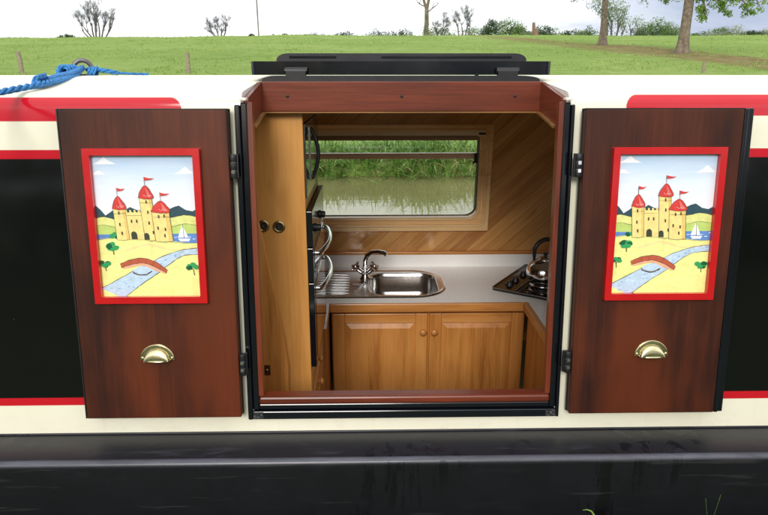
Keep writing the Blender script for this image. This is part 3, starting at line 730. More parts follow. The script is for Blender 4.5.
# tall cabinet to the left with oven and microwave
XO = -0.3065
tc = empty('tall_cabinet', 'tall oak oven cabinet just inside the hatch on the left', 'cabinet', (-0.55, 0.5, -0.95)); WORLD.append(tc)
mb = MB(); mb.box(-1.0, XO, 0.38, 0.402, -0.95, 0.897); mb.build('side_panel', 'ply', tc, bevel=0.002)
mb = MB(); mb.box(-1.0, XO-0.004, 0.90, 0.922, -0.95, 0.905); mb.build('side_panel', 'ply', tc, bevel=0.002)
for za, zb in ((0.852, 0.9), (0.574, 0.612), (-0.010, 0.014)):
    mb = MB(); mb.box(XO-0.05, XO, 0.402, 0.90, za, zb); mb.build('rail', 'oak_y', tc, bevel=0.002)
mb = MB(); mb.box(-1.0, XO-0.35, 0.402, 0.90, -0.95, 0.9); mb.build('back_panel', 'ply', tc)
for z0, z1 in ((-0.105, -0.014), (-0.20, -0.111), (-0.50, -0.206)):
    mb = MB(); mb.box(XO-0.018, XO+0.001, 0.406, 0.897, z0, z1); d = mb.build('drawer_front', 'oak_y', tc, bevel=0.002)
    mb = MB(); mb.lathe([(0.0, 0.022), (0.009, 0.021), (0.014, 0.016), (0.013, 0.010), (0.007, 0.007), (0.007, 0.0)], (XO+0.001, 0.62, z1-0.045), 16, axis=(1, 0, 0)); mb.build('drawer_knob', 'oak_y', d)
mb = MB(); mb.box(-0.85, -0.2905, 0.923, 1.141, ZC-0.036, ZC); mb.build('side_worktop', 'worktop', tc)
mb = MB(); mb.box(-0.80, -0.296, 0.923, 1.17, -0.95, ZC-0.037); mb.build('base_panel', 'oak', tc)
# front cheek board with slanting edge
mb = MB()
ck = [(-0.65, -0.4), (-0.383, -0.4), (-0.383, -0.057), (-0.379, 0.046), (-0.388, 0.138), (-0.446, 0.515), (-0.455, 0.56), (-0.463, 0.603), (-0.65, 0.603)]
mb.prism(ck, 0.330, 0.348); mb.build('cheek_board', 'oak', tc, bevel=0.002)
mb = MB(); mb.box(-0.462, -0.439, 0.327, 0.3298, 0.020, 0.056); mb.lathe([(0, 0.004), (0.004, 0.004), (0.005, 0)], (-0.4505, 0.327, 0.038), 12, axis=(0, -1, 0)); mb.build('latch_plate', 'oldbrass', tc)
for x, z in ((-0.395, 0.524), (-0.446, 0.527)):
    mb = MB(); mb.lathe([(0.0115, 0.001), (0.013, 0.004), (0.018, 0.004), (0.0205, 0.0)], (x, 0.3798, z), 24, axis=(0, -1, 0)); mb.lathe([(0, 0.0012), (0.0118, 0.0012)], (x, 0.3798, z), 24, 1, axis=(0, -1, 0)); mb.box(x-0.0015, x+0.0015, 0.3765, 0.379, z-0.004, z+0.004)
    mb.build('socket', ['oldbrass', 'seal'], tc)
# oven
ov = empty('oven', 'built in black glass double oven with chrome bow handles', 'oven', (XO-0.2, 0.5, 0.03)); WORLD.append(ov)
mb = MB(); mb.box(XO-0.33, XO-0.001, 0.404, 0.897, 0.016, 0.572); mb.build('body', 'plastic', ov)
def bow(mb, y0, y1, z, out=0.026, r=0.0085, slope=0.0):
    P_ = []
    for k in range(17):
        t = k/16; y = y0+(y1-y0)*t; P_.append((XO+0.02+0.012+out*math.sin(math.pi*t)**0.8, y, z+slope*t))
    mb.tube([(XO+0.018, y0, z)]+P_+[(XO+0.018, y1, z+slope)], r, 10)
def oven_door(name, z0, z1):
    mb = MB(); mb.box(XO+0.0, XO+0.019, 0.390, 0.896, z0, z1); d = mb.build(name, 'black', ov, bevel=0.002)
    mb = MB(); mb.box(XO+0.019, XO+0.0205, 0.432, 0.836, z0+0.022, z1-0.014); mb.build('door_glass', 'ovenglass', d); return d
d1 = oven_door('oven_door', 0.018, 0.325); mb = MB(); bow(mb, 0.46, 0.84, 0.285); mb.build('bow_handle', 'chrome', d1)
d2 = oven_door('grill_door', 0.329, 0.447); mb = MB(); bow(mb, 0.46, 0.84, 0.412); mb.build('bow_handle', 'chrome', d2)
mb = MB(); mb.box(XO, XO+0.019, 0.390, 0.896, 0.451, 0.572); cp = mb.build('control_panel', 'black', ov, bevel=0.002)
for y in (0.49, 0.70):
    mb = MB(); mb.lathe([(0.0, 0.020), (0.011, 0.020), (0.012, 0.017), (0.013, 0.005), (0.016, 0.003), (0.016, 0.0)], (XO+0.0195, y, 0.495), 18, axis=(1, 0, 0)); mb.build('control_knob', 'plastic', cp)
# microwave
mw = empty('microwave', 'built in microwave with mirrored door above the oven', 'microwave', (XO-0.2, 0.4, 0.63)); WORLD.append(mw)
mb = MB(); mb.box(XO-0.33, XO-0.001, 0.404, 0.897, 0.614, 0.850); mb.build('body', 'plastic', mw)
mb = MB(); mb.box(XO, XO+0.006, 0.392, 0.70, 0.614, 0.850); d = mb.build('door', 'ovenglass', mw, bevel=0.002)
mb = MB(); P_ = [(XO+0.006, 0.53, 0.826)]+[(XO+0.012+0.022*math.sin(math.pi*k/14)**0.9, 0.53, 0.826-0.165*k/14) for k in range(15)]+[(XO+0.006, 0.53, 0.661)]
mb.tube(P_, 0.0065, 8); mb.build('handle', 'plastic', d)
mb = MB(); mb.box(XO+0.0062, XO+0.0092, 0.518, 0.542, 0.655, 0.832); mb.build('handle_plate', 'steel', d)
mb = MB(); mb.box(XO, XO+0.006, 0.703, 0.896, 0.614, 0.850); mb.build('control_panel', 'black', mw, bevel=0.002)

# sink
sk = empty('sink', 'stainless steel inset sink with ribbed drainer under the window', 'sink', (-0.1, 1.42, ZC)); WORLD.append(sk)
def sheet_ring(mb, a, b_, za, zb, mi=0, smooth=True):
    n2 = len(a); vs = [(x, y, za) for x, y in a]+[(x, y, zb) for x, y in b_]
    mb.add(vs, [(i, (i+1) % n2, n2+(i+1) % n2, n2+i) for i in range(n2)], mi, smooth)
BX0, BX1, BY0, BY1 = -0.112, 0.238, 1.250, 1.590
mb = MB()
n8 = 8
o0 = rrect(SX0-0.006, SX1+0.008, SY0-0.008, SY1+0.008, 0.165, n8); o1 = rrect(SX0, SX1, SY0, SY1, 0.16, n8); o2 = rrect(SX0+0.012, SX1-0.012, SY0+0.012, SY1-0.012, 0.15, n8)
sheet_ring(mb, o0, o1, ZC+0.001, ZC+0.006); sheet_ring(mb, o1, o2, ZC+0.006, ZC+0.002)
hole = [(BX0+(x-(SX0+0.012))/(SX1-SX0-0.024)*(BX1-BX0), y) for x, y in rrect(SX0+0.012, SX1-0.012, BY0, BY1, 0.13, n8)]
hole = rrect(BX0, BX1, BY0, BY1, 0.085, n8)
sheet_ring(mb, o2, hole, ZC+0.002, ZC+0.002, smooth=False)
mb.build('rim', 'steel', sk)
mb = MB()
lv = [(0.0, 0.002), (0.004, -0.001), (0.008, -0.012), (0.012, -0.10), (0.022, -0.128), (0.045, -0.142)]
prev = None
for ins, dz in lv:
    lp = [(x, y) for x, y in rrect(BX0+ins, BX1-ins, BY0+ins, BY1-ins, max(0.03, 0.085-ins*0.4), n8)]
    if prev: sheet_ring(mb, prev[0], lp, ZC+prev[1], ZC+dz)
    prev = (lp, dz)
mb.add([(x, y, ZC+prev[1]) for x, y in prev[0]], [tuple(range(len(prev[0])))], 0)
b_ = mb.build('bowl', 'steel', sk)
mb = MB(); mb.lathe([(0, 0.002), (0.02, 0.002), (0.03, 0.004), (0.034, 0.0)], (0.06, 1.42, ZC-0.142), 20); mb.build('plug_hole', 'chrome', b_)
mb = MB()
for k in range(8):
    y = 1.275+k*0.041; mb.tube([(-0.58, y, ZC+0.0025), (-0.57, y, ZC+0.006), (-0.235, y, ZC+0.0045), (-0.205, y, ZC+0.002)], [0.003, 0.0065, 0.006, 0.002], 8)
mb.build('drainer_rib', 'steel', sk)
mb = MB(); mb.lathe([(0.0, 0.0005), (0.027, 0.0008), (0.034, 0.0035), (0.039, 0.0015)], (-0.165, 1.42, ZC+0.0022), 24); mb.build('overflow_dish', 'steel', sk)
# mixer tap
tp = empty('mixer_tap', 'chrome mixer tap with two cross handles and swan neck spout', 'tap', (-0.128, 1.50, ZC)); WORLD.append(tp)
mb = MB(); TX, TY = -0.128, 1.50
mb.lathe([(0.0, 0.0), (0.027, 0.003), (0.025, 0.010), (0.017, 0.018), (0.015, 0.05), (0.017, 0.056), (0.0, 0.062)], (TX, TY, ZC), 20)
for s in (-1, 1): mb.tube([(TX, TY, ZC+0.030), (TX+s*0.022, TY-0.006, ZC+0.044), (TX+s*0.040, TY-0.012, ZC+0.062)], [0.014, 0.013, 0.012], 12)
mb.build('tap_body', 'chrome', tp)
mb = MB(); P_ = [(TX, TY, ZC+0.055), (TX+0.001, TY-0.002, ZC+0.10), (TX+0.012, TY-0.010, ZC+0.13), (TX+0.036, TY-0.026, ZC+0.152), (TX+0.068, TY-0.045, ZC+0.160), (TX+0.098, TY-0.064, ZC+0.158), (TX+0.108, TY-0.070, ZC+0.150)]
mb.tube(P_, [0.013, 0.012, 0.0115, 0.011, 0.0105, 0.0115, 0.012], 12); mb.build('spout', 'chrome', tp)
for s in (-1, 1):
    c = Vector((TX+s*0.046, TY-0.014, ZC+0.070)); ax = Vector((s*0.55, -0.2, 0.8)).normalized(); u = ax.orthogonal().normalized(); w = ax.cross(u)
    mb = MB(); mb.lathe([(0.0, 0.016), (0.009, 0.014), (0.012, 0.006), (0.010, -0.004), (0.0, -0.006)], c, 14, axis=ax)
    for d in (u, -u, w, -w): mb.tube([c+ax*0.004, c+ax*0.006+d*0.024, c+ax*0.006+d*0.030], [0.0068, 0.0076, 0.005], 8)
    mb.build('cross_handle', 'chrome', tp)

# corner hob, set diagonally
U = Vector((0.557, 0.830, 0)).normalized(); V = Vector((0.830, -0.557, 0)).normalized(); UP = Vector((0, 0, 1))
L0 = Vector((0.493, 1.315, ZC))
hb = empty('corner_hob', 'brown enamel gas hob set diagonally in the worktop corner', 'hob', L0+U*0.235+V*0.24); WORLD.append(hb)
def hp_(u, v, z=0.0): return L0+U*u+V*v+UP*z
mb = MB(); q = rrect(0, 0.47, 0, 0.50, 0.02, 4)
n2 = len(q); ins = rrect(0.014, 0.456, 0.014, 0.486, 0.015, 4)
vs = [hp_(a, b_, 0.001) for a, b_ in q]+[hp_(a, b_, 0.012) for a, b_ in q]+[hp_(a, b_, 0.008) for a, b_ in ins]
mb.add(vs, [(i, (i+1) % n2, n2+(i+1) % n2, n2+i) for i in range(n2)]+[(n2+i, n2+(i+1) % n2, 2*n2+(i+1) % n2, 2*n2+i) for i in range(n2)], 0); mb.add(vs[2*n2:], [tuple(range(n2))], 0)
mb.build('hob_plate', 'hob', hb)
mb = MB()
for a, b_ in ((0.008, 0.008),):
    mb.tube([hp_(x, y, 0.013) for x, y in q]+[hp_(*q[0], 0.013)], 0.0022, 6)
mb.build('edge_trim', 'steel', hb)
for u in (0.10, 0.18, 0.29, 0.37):
    mb = MB(); mb.lathe([(0.021, 0.0), (0.020, 0.006), (0.015, 0.010), (0.014, 0.017), (0.012, 0.019), (0.0, 0.019)], hp_(u, 0.055, 0.008), 18); mb.build('control_knob', 'plastic', hb)
mb = MB(); mb.tube([hp_(0.02, 0.115, 0.010), hp_(0.45, 0.115, 0.010)], 0.004, 8); mb.build('guard_rail', 'steel', hb)
for u, v in ((0.125, 0.215), (0.345, 0.215), (0.125, 0.395), (0.345, 0.395)):
    mb = MB(); mb.lathe([(0.040, 0.0), (0.040, 0.004), (0.034, 0.005), (0.0, 0.0055)], hp_(u, v, 0.008), 22); mb.lathe([(0.052, 0.001), (0.062, 0.003), (0.066, 0.0)], hp_(u, v, 0.008), 22, 1); mb.build('burner', ['plastic', 'steel'], hb)
mb = MB()
for v0, v1 in ((0.135, 0.300), (0.31, 0.475)):
    for u in (0.045, 0.125, 0.205, 0.265, 0.345, 0.425): mb.tube([hp_(u, v0, 0.0165), hp_(u, v1, 0.0165)], 0.0035, 6)
    for v in (v0, v1): mb.tube([hp_(0.03, v, 0.010), hp_(0.03, v, 0.0165), hp_(0.44, v, 0.0165), hp_(0.44, v, 0.010)], 0.0035, 6)
mb.build('pan_support', 'plastic', hb)
# kettle
KC = Vector((0.756, 1.335, ZC+0.017))
kt = empty('kettle', 'shiny round steel kettle with black handle on the hob', 'kettle', KC); WORLD.append(kt)
mb = MB(); pr = [(0.0, 0.0), (0.055, 0.0), (0.066, 0.004)]
for k in range(0, 11):
    a = R(-52+k*12.4); pr.append((0.089*math.cos(a)*1.0, 0.064+0.076*math.sin(a)))
pr += [(0.030, 0.137), (0.029, 0.139)]
mb.lathe(pr, KC, 40); mb.build('kettle_body', plain('kettle steel', (0.66, 0.66, 0.67, 1), 0.13, 1.0, var=0.03), kt)
mb = MB(); mb.lathe([(0.031, 0.137), (0.028, 0.143), (0.008, 0.147), (0.0, 0.148)], KC, 24); ldk = mb.build('kettle_lid', 'chrome', kt)
mb = MB(); mb.lathe([(0.006, 0.146), (0.007, 0.152), (0.012, 0.157), (0.012, 0.165), (0.0, 0.169)], KC, 16); mb.build('lid_knob', 'plastic', ldk)
hd_ = Vector((0.97, 0.24, 0)).normalized()
mb = MB(); P_ = []
for k in range(19):
    a = R(195-k*210/18); P_.append(KC+hd_*(0.062*math.cos(a))+UP*(0.176+0.058*math.sin(a)+(-0.030 if k in (0, 18) else 0)))
mb.tube(P_, [0.006]+[0.0105]*17+[0.006], 12); mb.build('kettle_handle', 'plastic', kt)
mb = MB(); mb.tube([KC+hd_*0.060+UP*0.085, KC+hd_*0.092+UP*0.108, KC+hd_*0.108+UP*0.124], [0.018, 0.013, 0.010], 14, cap=False); mb.build('spout', 'chrome', kt)

# ================================================================== ROPE AND RING ON THE ROOF
RY = 0.86
rz = roofz(RY)
ringc = Vector((-1.168, RY, rz))
mb = MB(); mb.tube([ringc+Vector((0.030*math.cos(R(a)), 0.012*math.cos(R(a)), 0.020+0.034*math.sin(R(a)))) for a in range(-25, 206, 15)], 0.0085, 10)
mb.box(ringc.x-0.04, ringc.x+0.04, RY-0.02, RY+0.02, rz-0.006, rz+0.005)
mb.build('roof_ring', 'ironring', boat)
rp = empty('mooring_rope', 'blue twisted mooring rope knotted through the steel ring on the roof', 'rope', ringc); WORLD.append(rp)
def twisted(mb, path, r, pitch=0.075, strands=3):
    path = [Vector(p) for p in path]; dense = []
    for i in range(len(path)-1):
        p0, p1, p2, p3 = path[max(i-1, 0)], path[i], path[i+1], path[min(i+2, len(path)-1)]
        k = max(2, int((p2-p1).length/0.006))
        for j in range(k):
            t = j/k; dense.append(0.5*((2*p1)+(p2-p0)*t+(2*p0-5*p1+4*p2-p3)*t*t+(3*p1-p0-3*p2+p3)*t**3))
    dense.append(path[-1])
    for s in range(strands):
        q = []; ln = 0
        for i, p in enumerate(dense):
            if i: ln += (p-dense[i-1]).length
            d = (dense[min(i+1, len(dense)-1)]-dense[max(i-1, 0)]).normalized()
            u = d.cross(UP).normalized(); w = u.cross(d); a = 2*math.pi*(ln/pitch+s/strands)
            q.append(p+(u*math.cos(a)+w*math.sin(a))*r*0.60)
        mb.tube(q, r*0.50, 6)
def rz_(x, y, h=0.012): return (x, y, roofz(y)+h)
def rope_at(*q): return [at(px, py, Y) for px, py, Y in q]
mb = MB(); twisted(mb, [ringc+Vector((0.0, 0, 0.026))]+rope_at((75, 75.5, 0.72), (64, 79, 0.42), (48, 82.8, 0.22), (30, 86.2, 0.13), (0, 92, 0.03), (-40, 100, -0.10), (-110, 118, -0.35)), 0.0085); mb.build('long_tail', 'rope', rp)
mb = MB(); twisted(mb, [ringc+Vector((0.0, 0, 0.030))]+rope_at((72, 72.5, 0.68), (62, 75.2, 0.46), (49, 78.6, 0.30), (39, 80.6, 0.22), (35, 83.5, 0.17)), 0.0082)
for k in range(3):
    c = at(37+3*k, 82.5-0.8*k, 0.20+0.02*k); twisted(mb, [c+Vector((0.006*math.sin(R(a)), 0.014*math.cos(R(a)), 0.016*math.sin(R(a)))) for a in range(0, 361, 40)], 0.007)
mb.build('hitch', 'rope', rp)
mb = MB()
for k in range(4):
    c = ringc+Vector((-0.028-0.003*k, -0.030-0.016*k, 0.014)); twisted(mb, [c+Vector((0.020*math.cos(R(a)), 0.008*math.sin(R(a)), 0.018*math.sin(R(a)))) for a in range(0, 361, 40)], 0.0085)
mb.build('knot', 'rope', rp)
mb = MB()
for k in range(2):
    c = ringc+Vector((0.036+0.014*k, -0.012, 0.012)); twisted(mb, [c+Vector((0.006*math.sin(R(a)), 0.015*math.cos(R(a)), 0.015*math.sin(R(a)))) for a in range(0, 361, 40)], 0.008)
twisted(mb, [ringc+Vector((0.012, 0, 0.022)), ringc+Vector((0.06, -0.01, 0.020)), rz_(-1.06, 0.84, 0.014), rz_(-1.035, 0.85, 0.008)], 0.0082)
mb.build('short_tail', 'rope', rp)
mb = MB(); twisted(mb, [ringc+Vector((0.04, 0, 0.018)), rz_(-1.08, 0.86, 0.012), rz_(-1.0, 0.87, 0.006), rz_(-0.94, 0.90, 0.004)], 0.0045); mb.build('thin_end', 'rope', rp)

# ================================================================== SETTING
rnd = random.Random(11)
PROF = [(7.2, -1.3), (7.75, -0.58), (7.95, -0.34), (8.3, -0.26), (9.2, -0.16), (12, 0.14), (20, 0.98), (33, 1.90), (50, 3.05), (70, 4.45), (85, 5.22), (100, 5.55), (130, 5.75), (260, 5.9), (700, 6.0)]
def ground_z(x, y):
    for (a, za), (b_, zb) in zip(PROF, PROF[1:]):
        if y <= b_: t = max(0, (y-a)/(b_-a)); z = za+(zb-za)*t; break
    else: z = PROF[-1][1]
    if y > 8.5:
        k = min(1, (y-8.5)/30)
        z += k*(-0.38*min(1, max(0, (-x-8)/38)) + 0.07*math.sin(x*0.21+0.7)*math.sin(y*0.13)+0.05*math.sin(x*0.53+y*0.31))
    return z
def gpt(px, py):
    d = ray(px, py); t = 8
    while t < 400:
        p = CAM+d*t
        if p.z < ground_z(p.x, p.y): return p
        t += 0.1
    return CAM+d*400
mb = MB()
ys = [7.2, 7.5, 7.75, 7.95, 8.3, 8.7, 9.2]+[9.2+i*0.8 for i in range(1, 40)]+[42+i*1.6 for i in range(0, 42)]+[112, 125, 150, 200, 260, 400, 700]
xsg = [-700, -400, -200]+[-120+i*2.0 for i in range(121)]+[200, 400, 700]
nx = len(xsg)
vs = [(x, y, ground_z(x, y)) for y in ys for x in xsg]
mb.add(vs, [(j*nx+i, j*nx+i+1, (j+1)*nx+i+1, (j+1)*nx+i) for j in range(len(ys)-1) for i in range(nx-1)], 0, True)
pa, pb = gpt(545, 42.5), gpt(768, 63.5)
def field_mat():
    m, n, b = base('meadow grass')
    co = n.new('ShaderNodeTexCoord').outputs['Object']
    a = n.noise(co, 0.16, 4, 0.6); b1 = n.noise(co, 1.6, 5, 0.65); b2 = n.noise(co, 9.0, 4, 0.7)
    f = n.math('ADD', n.math('ADD', n.math('MULTIPLY', a, 0.3), n.math('MULTIPLY', b1, 0.35)), n.math('MULTIPLY', b2, 0.35))
    c = n.ramp(f, [(0.36, rgb(112, 138, 62)), (0.45, rgb(134, 162, 78)), (0.55, rgb(152, 176, 94)), (0.64, rgb(172, 188, 118))])
    # worn earth track under the trees
    sp = n.new('ShaderNodeSeparateXYZ'); n.link(co, sp.inputs[0])
    dx, dy = pb.x-pa.x, pb.y-pa.y; L = math.hypot(dx, dy)
    nx_, ny_ = -dy/L, dx/L
    dist = n.math('ABSOLUTE', n.math('ADD', n.math('ADD', n.math('MULTIPLY', sp.outputs[0], nx_), n.math('MULTIPLY', sp.outputs[1], ny_)), -(pa.x*nx_+pa.y*ny_)))
    wob = n.math('MULTIPLY', n.math('SUBTRACT', n.noise(co, 0.5, 5, 0.7), 0.5), 4.5)
    msk = n.math('SUBTRACT', 1.0, n.step(n.math('ADD', dist, wob), 1.6, 2.8))
    right = n.step(sp.outputs[0], pa.x-6, pa.x+2)
    soil = n.ramp(b1, [(0.35, rgb(122, 94, 66)), (0.65, rgb(164, 134, 102))])
    c = n.mix(n.math('MULTIPLY', n.math('MULTIPLY', n.math('MULTIPLY', msk, right), 0.95), n.step(b2, 0.30, 0.55)), c, soil)
    n.link(c, b.inputs['Base Color']); b.inputs['Roughness'].default_value = 0.9; b.inputs['Specular IOR Level'].default_value = 0.1
    n.link(n.bump(n.math('ADD', b1, b2), 0.9, 0.25), b.inputs['Normal'])
    return m
M['field'] = field_mat()
tag(mb.build('far_field', 'field'), kind='structure')
# canal water
def water_mat():
    m, n, b = base('muddy canal water')
    co = n.new('ShaderNodeTexCoord').outputs['Object']
    f = n.noise(co, 0.8, 3)
    n.link(n.ramp(f, [(0.3, rgb(116, 112, 74)), (0.7, rgb(128, 124, 84))]), b.inputs['Base Color'])
    b.inputs['Roughness'].default_value = 0.035; b.inputs['IOR'].default_value = 1.33
    h = n.math('ADD', n.math('MULTIPLY', n.noise(n.map(co, (0.5, 1.2, 1)), 2.2, 3, 0.5), 1.0), n.math('MULTIPLY', n.noise(n.map(co, (0.6, 1, 1)), 9.0, 2), 0.15))
    n.link(n.bump(h, 0.22, 0.014), b.inputs['Normal'])
    return m
M['water'] = water_mat()
mb = MB(); mb.add([(-300, -0.9, -0.50), (300, -0.9, -0.50), (300, 8.4, -0.50), (-300, 8.4, -0.50)], [(0, 1, 2, 3)]); tag(mb.build('canal_water', 'water'), kind='structure')
# towpath on the near side
mb = MB(); yn = [-0.26, -0.36, -0.6, -1.0, -2, -4, -8, -20, -60, -300]; zn = [-0.9, -0.30, -0.26, -0.25, -0.25, -0.25, -0.22, -0.1, 0.0, 0.0]
vs = [(x, y, z) for y, z in zip(yn, zn) for x in (-300, -6, -2, 2, 6, 300)]
mb.add(vs, [(j*6+i, (j+1)*6+i, (j+1)*6+i+1, j*6+i+1) for j in range(len(yn)-1) for i in range(5)], 0, False)
tow = plain('towpath grass', rgb(62, 72, 38), 0.95, var=0.4, vscale=6, bump=0.6)
M['tow'] = tow; tag(mb.build('towpath', 'tow'), kind='structure')

def blade(mb, p, h, lean, az, w, mi=0, seg=4, droop=1.0):
    d = Vector((math.cos(az), math.sin(az), 0)); s = Vector((-d.y, d.x, 0)); vs = []
    for k in range(seg+1):
        t = k/seg; q = Vector(p)+d*(lean*t*t)+UP*(h*(t-0.32*droop*t*t*t*min(1.6, lean/h)))
        ww = w*(1-t)**0.7*0.5
        vs += [q-s*ww, q+s*ww]
    mb.add(vs, [(2*k, 2*k+1, 2*k+3, 2*k+2) for k in range(seg)], mi, True)
# overgrown hedge along the landward side of the towpath
hg = empty('towpath_hedge', 'tall dark overgrown hedge along the landward side of the towpath', 'hedge', (0, -6.6, -0.25))
rh = random.Random(3); mbh = MB(); mbs = MB()
for i in range(1500):
    x = rh.uniform(-13, 13); zt = 2.5+0.5*math.sin(x*0.7)+0.3*math.sin(x*1.9+1); z = zt*rh.random()**0.8; y = rh.uniform(-0.5, 0.5)*(1.1-0.25*z/zt)
    for j in range(7):
        v = Vector((rh.gauss(0, 0.22), rh.gauss(0, 0.16), rh.gauss(0, 0.18))); n1 = Vector((rh.uniform(-1, 1), rh.uniform(-1, 1), rh.uniform(-1, 1))).normalized(); u = n1.orthogonal().normalized(); w_ = n1.cross(u); s_ = rh.uniform(0.07, 0.13); q_ = Vector((x, y, max(0.03, z)))+v
        mbh.add([q_-u*s_, q_+w_*s_*0.6, q_+u*s_, q_-w_*s_*0.6], [(0, 1, 2, 3)])
for i in range(40):
    x = -13+i*0.66; mbs.tube([(x, 0, -0.1), (x+rh.uniform(-.2, .2), rh.uniform(-.1, .1), 1.0), (x+rh.uniform(-.4, .4), rh.uniform(-.2, .2), 2.2)], [0.05, 0.035, 0.015], 5)
mbs.build('stems', 'barkdark', hg); mbh.build('foliage', 'leafdark', hg)
# reeds on the far bank
mb = MB()
for i in range(5200):
    x = rnd.uniform(-5.5, 6.5); y = 7.70+1.0*rnd.random()**1.4
    dens = 0.55+0.45*mnoise.noise(Vector((x*0.9, y*0.9, 3)))
    if rnd.random() > dens+0.35: continue
    z = ground_z(x, y)-0.02
    h = rnd.uniform(0.30, 0.66)*(0.8+0.4*mnoise.noise(Vector((x*0.7, 7, 1))))
    dry = rnd.random() < (0.16 if y < 8.0 else 0.05)
    az = rnd.gauss(-1.57, 1.1) if rnd.random() < 0.7 else rnd.uniform(0, 6.28)
    blade(mb, (x, y, z), h, rnd.uniform(0.2, 0.85), az, rnd.uniform(0.018, 0.042), 1 if dry else 0, 5, 1.3)
o = mb.build('bank_reeds', ['reed', 'reeddry']); tag(o, 'green reeds and long grass drooping over the far canal bank', 'reeds', kind='stuff')
# rough grass tufts over the field
mb = MB()
for i in range(12000):
    y = 16+70*rnd.random()**1.6; x = rnd.uniform(-0.75, 0.75)*(y+2)
    if mnoise.noise(Vector((x*0.25, y*0.25, 0))) < -0.02: continue
    z = ground_z(x, y)-0.01
    for k in range(4): blade(mb, (x+rnd.uniform(-.12, .12), y+rnd.uniform(-.12, .12), z), rnd.uniform(0.03, 0.10)*(1.0+y*0.012), rnd.uniform(0.04, 0.12), rnd.uniform(0, 6.28), 0.02+y*0.0005, 0, 2)
o = mb.build('field_grass', 'grassblade'); tag(o, 'rough tufts of meadow grass across the far field', 'grass', kind='stuff')
# blades in the foreground at the towpath edge
fg = empty('grass_clump', 'three thin grass blades poking up at the bottom right by the hull', 'grass', (0.68, -0.44, -0.27)); WORLD.append(fg)
for (bx, tx, ty, w_) in ((0.66, 0.681, 0.106, 0.007), (0.69, 0.648, 0.098, 0.006)):
    mb = MB(); b0 = Vector((bx, -0.44, -0.27)); tip = Vector((tx, -0.45, ty)); vs = []
    for k in range(7):
        t = k/6; q = b0.lerp(tip, t)+Vector((0, 0, 0.0)); q.x = b0.x+(tip.x-b0.x)*t**2.2
        vs += [q+Vector((-w_/2*(1-t)**0.6, 0, 0)), q+Vector((w_/2*(1-t)**0.6, 0.002, 0))]
    mb.add(vs, [(2*k, 2*k+1, 2*k+3, 2*k+2) for k in range(6)], 0, True); mb.build('blade', 'reed', fg)
fg2 = empty('grass_clump', 'bent pale grass blade at the bottom edge below the right door', 'grass', (0.41, -0.45, -0.27)); WORLD.append(fg2)
mb = MB(); vs = []
P_ = [(0.412, -0.27), (0.411, -0.16), (0.410, -0.06), (0.409, 0.0), (0.4065, 0.035), (0.402, 0.056), (0.394, 0.068), (0.384, 0.0725), (0.374, 0.071)]
for k, (a, b_) in enumerate(P_):
    w_ = 0.0032*(1-k/8.3)**0.6; q = P_[min(k+1, 8)]; q0 = P_[max(k-1, 0)]; d = Vector((q[0]-q0[0], 0, q[1]-q0[1])).normalized(); nn = Vector((d.z, 0.3, -d.x))
    vs += [Vector((a, -0.45, b_))-nn*w_, Vector((a, -0.45, b_))+nn*w_]
mb.add(vs, [(2*k, 2*k+1, 2*k+3, 2*k+2) for k in range(8)], 0, True); mb.build('blade', 'leafbright', fg2)

# ------------------------------------------------------------------ posts, pole
def post(px, Y, h, lab, r=0.075, lean=0.0):
    p = at(px, 60, Y); z = ground_z(p.x, Y)
    mb = MB(); mb.tube([(0, 0, -0.3), (lean*0.5, 0, h*0.5), (lean, 0, h)], [r, r*0.97, r*0.93], 9)
    o = mb.build('fence_post', 'post', None, bevel=0.01, loc=(p.x, Y, z)); tag(o, lab, 'post', 'old fence posts above the canal')
post(20.5, 19.5, 0.66, 'weathered fence post at the far left edge beyond the rope', 0.075, -0.04)
post(187.5, 19.5, 0.60, 'weathered fence post beyond the roof left of the hatch lid', 0.075)
post(705, 19.5, 0.33, 'short fence post stub below the right hand big tree', 0.065)
p = at(258.5, 30, 93); z = ground_z(p.x, 93)
mb = MB(); mb.tube([(0.0, 0, -0.4), (-0.05, 0, 5.0), (-0.18, 0, 9.0)], [0.11, 0.09, 0.075], 8)
pl_ = empty('utility_pole', 'thin grey pole standing alone on the skyline', 'pole', (p.x, 93, z)); mb.build('pole', 'polemat', pl_)
mb = MB(); mb.box(-0.75, 0.45, -0.05, 0.05, 8.5, 8.62); mb.build('cross_arm', 'polemat', pl_)

# ------------------------------------------------------------------ trees
def branchy(mb, rng, p, d, length, r, depth, ends, curve=0.25, split=(2, 3), spread=0.6, upw=0.15, minr=0.012, sides=6):
    k = 4; pts = [p.copy()]; rad = [r]; q = p.copy(); dd = d.copy(); r1 = r*(0.62 if depth else 0.3)
    for i in range(k):
        dd = (dd+Vector((rng.uniform(-1, 1), rng.uniform(-1, 1), rng.uniform(-0.6, 1)*0.8))*curve*0.5+UP*upw*0.3).normalized()
        q = q+dd*(length/k); pts.append(q.copy()); rad.append(max(minr, r+(r1-r)*(i+1)/k))
    mb.tube(pts, rad, sides if r > 0.05 else 4, cap=False)
    if depth == 0: ends.append((q, dd)); return
    for j in range(rng.randint(*split)):
        t = rng.randint(2, 4); a = Vector((rng.uniform(-1, 1), rng.uniform(-1, 1), rng.uniform(-0.5, 0.9)))
        nd = (dd*(1-spread)+a*spread).normalized()
        branchy(mb, rng, pts[t], nd, length*rng.uniform(0.55, 0.8), rad[t]*0.68, depth-1, ends, curve, split, spread, upw, minr, sides)
        if depth >= 2: ends.append((pts[t], nd))
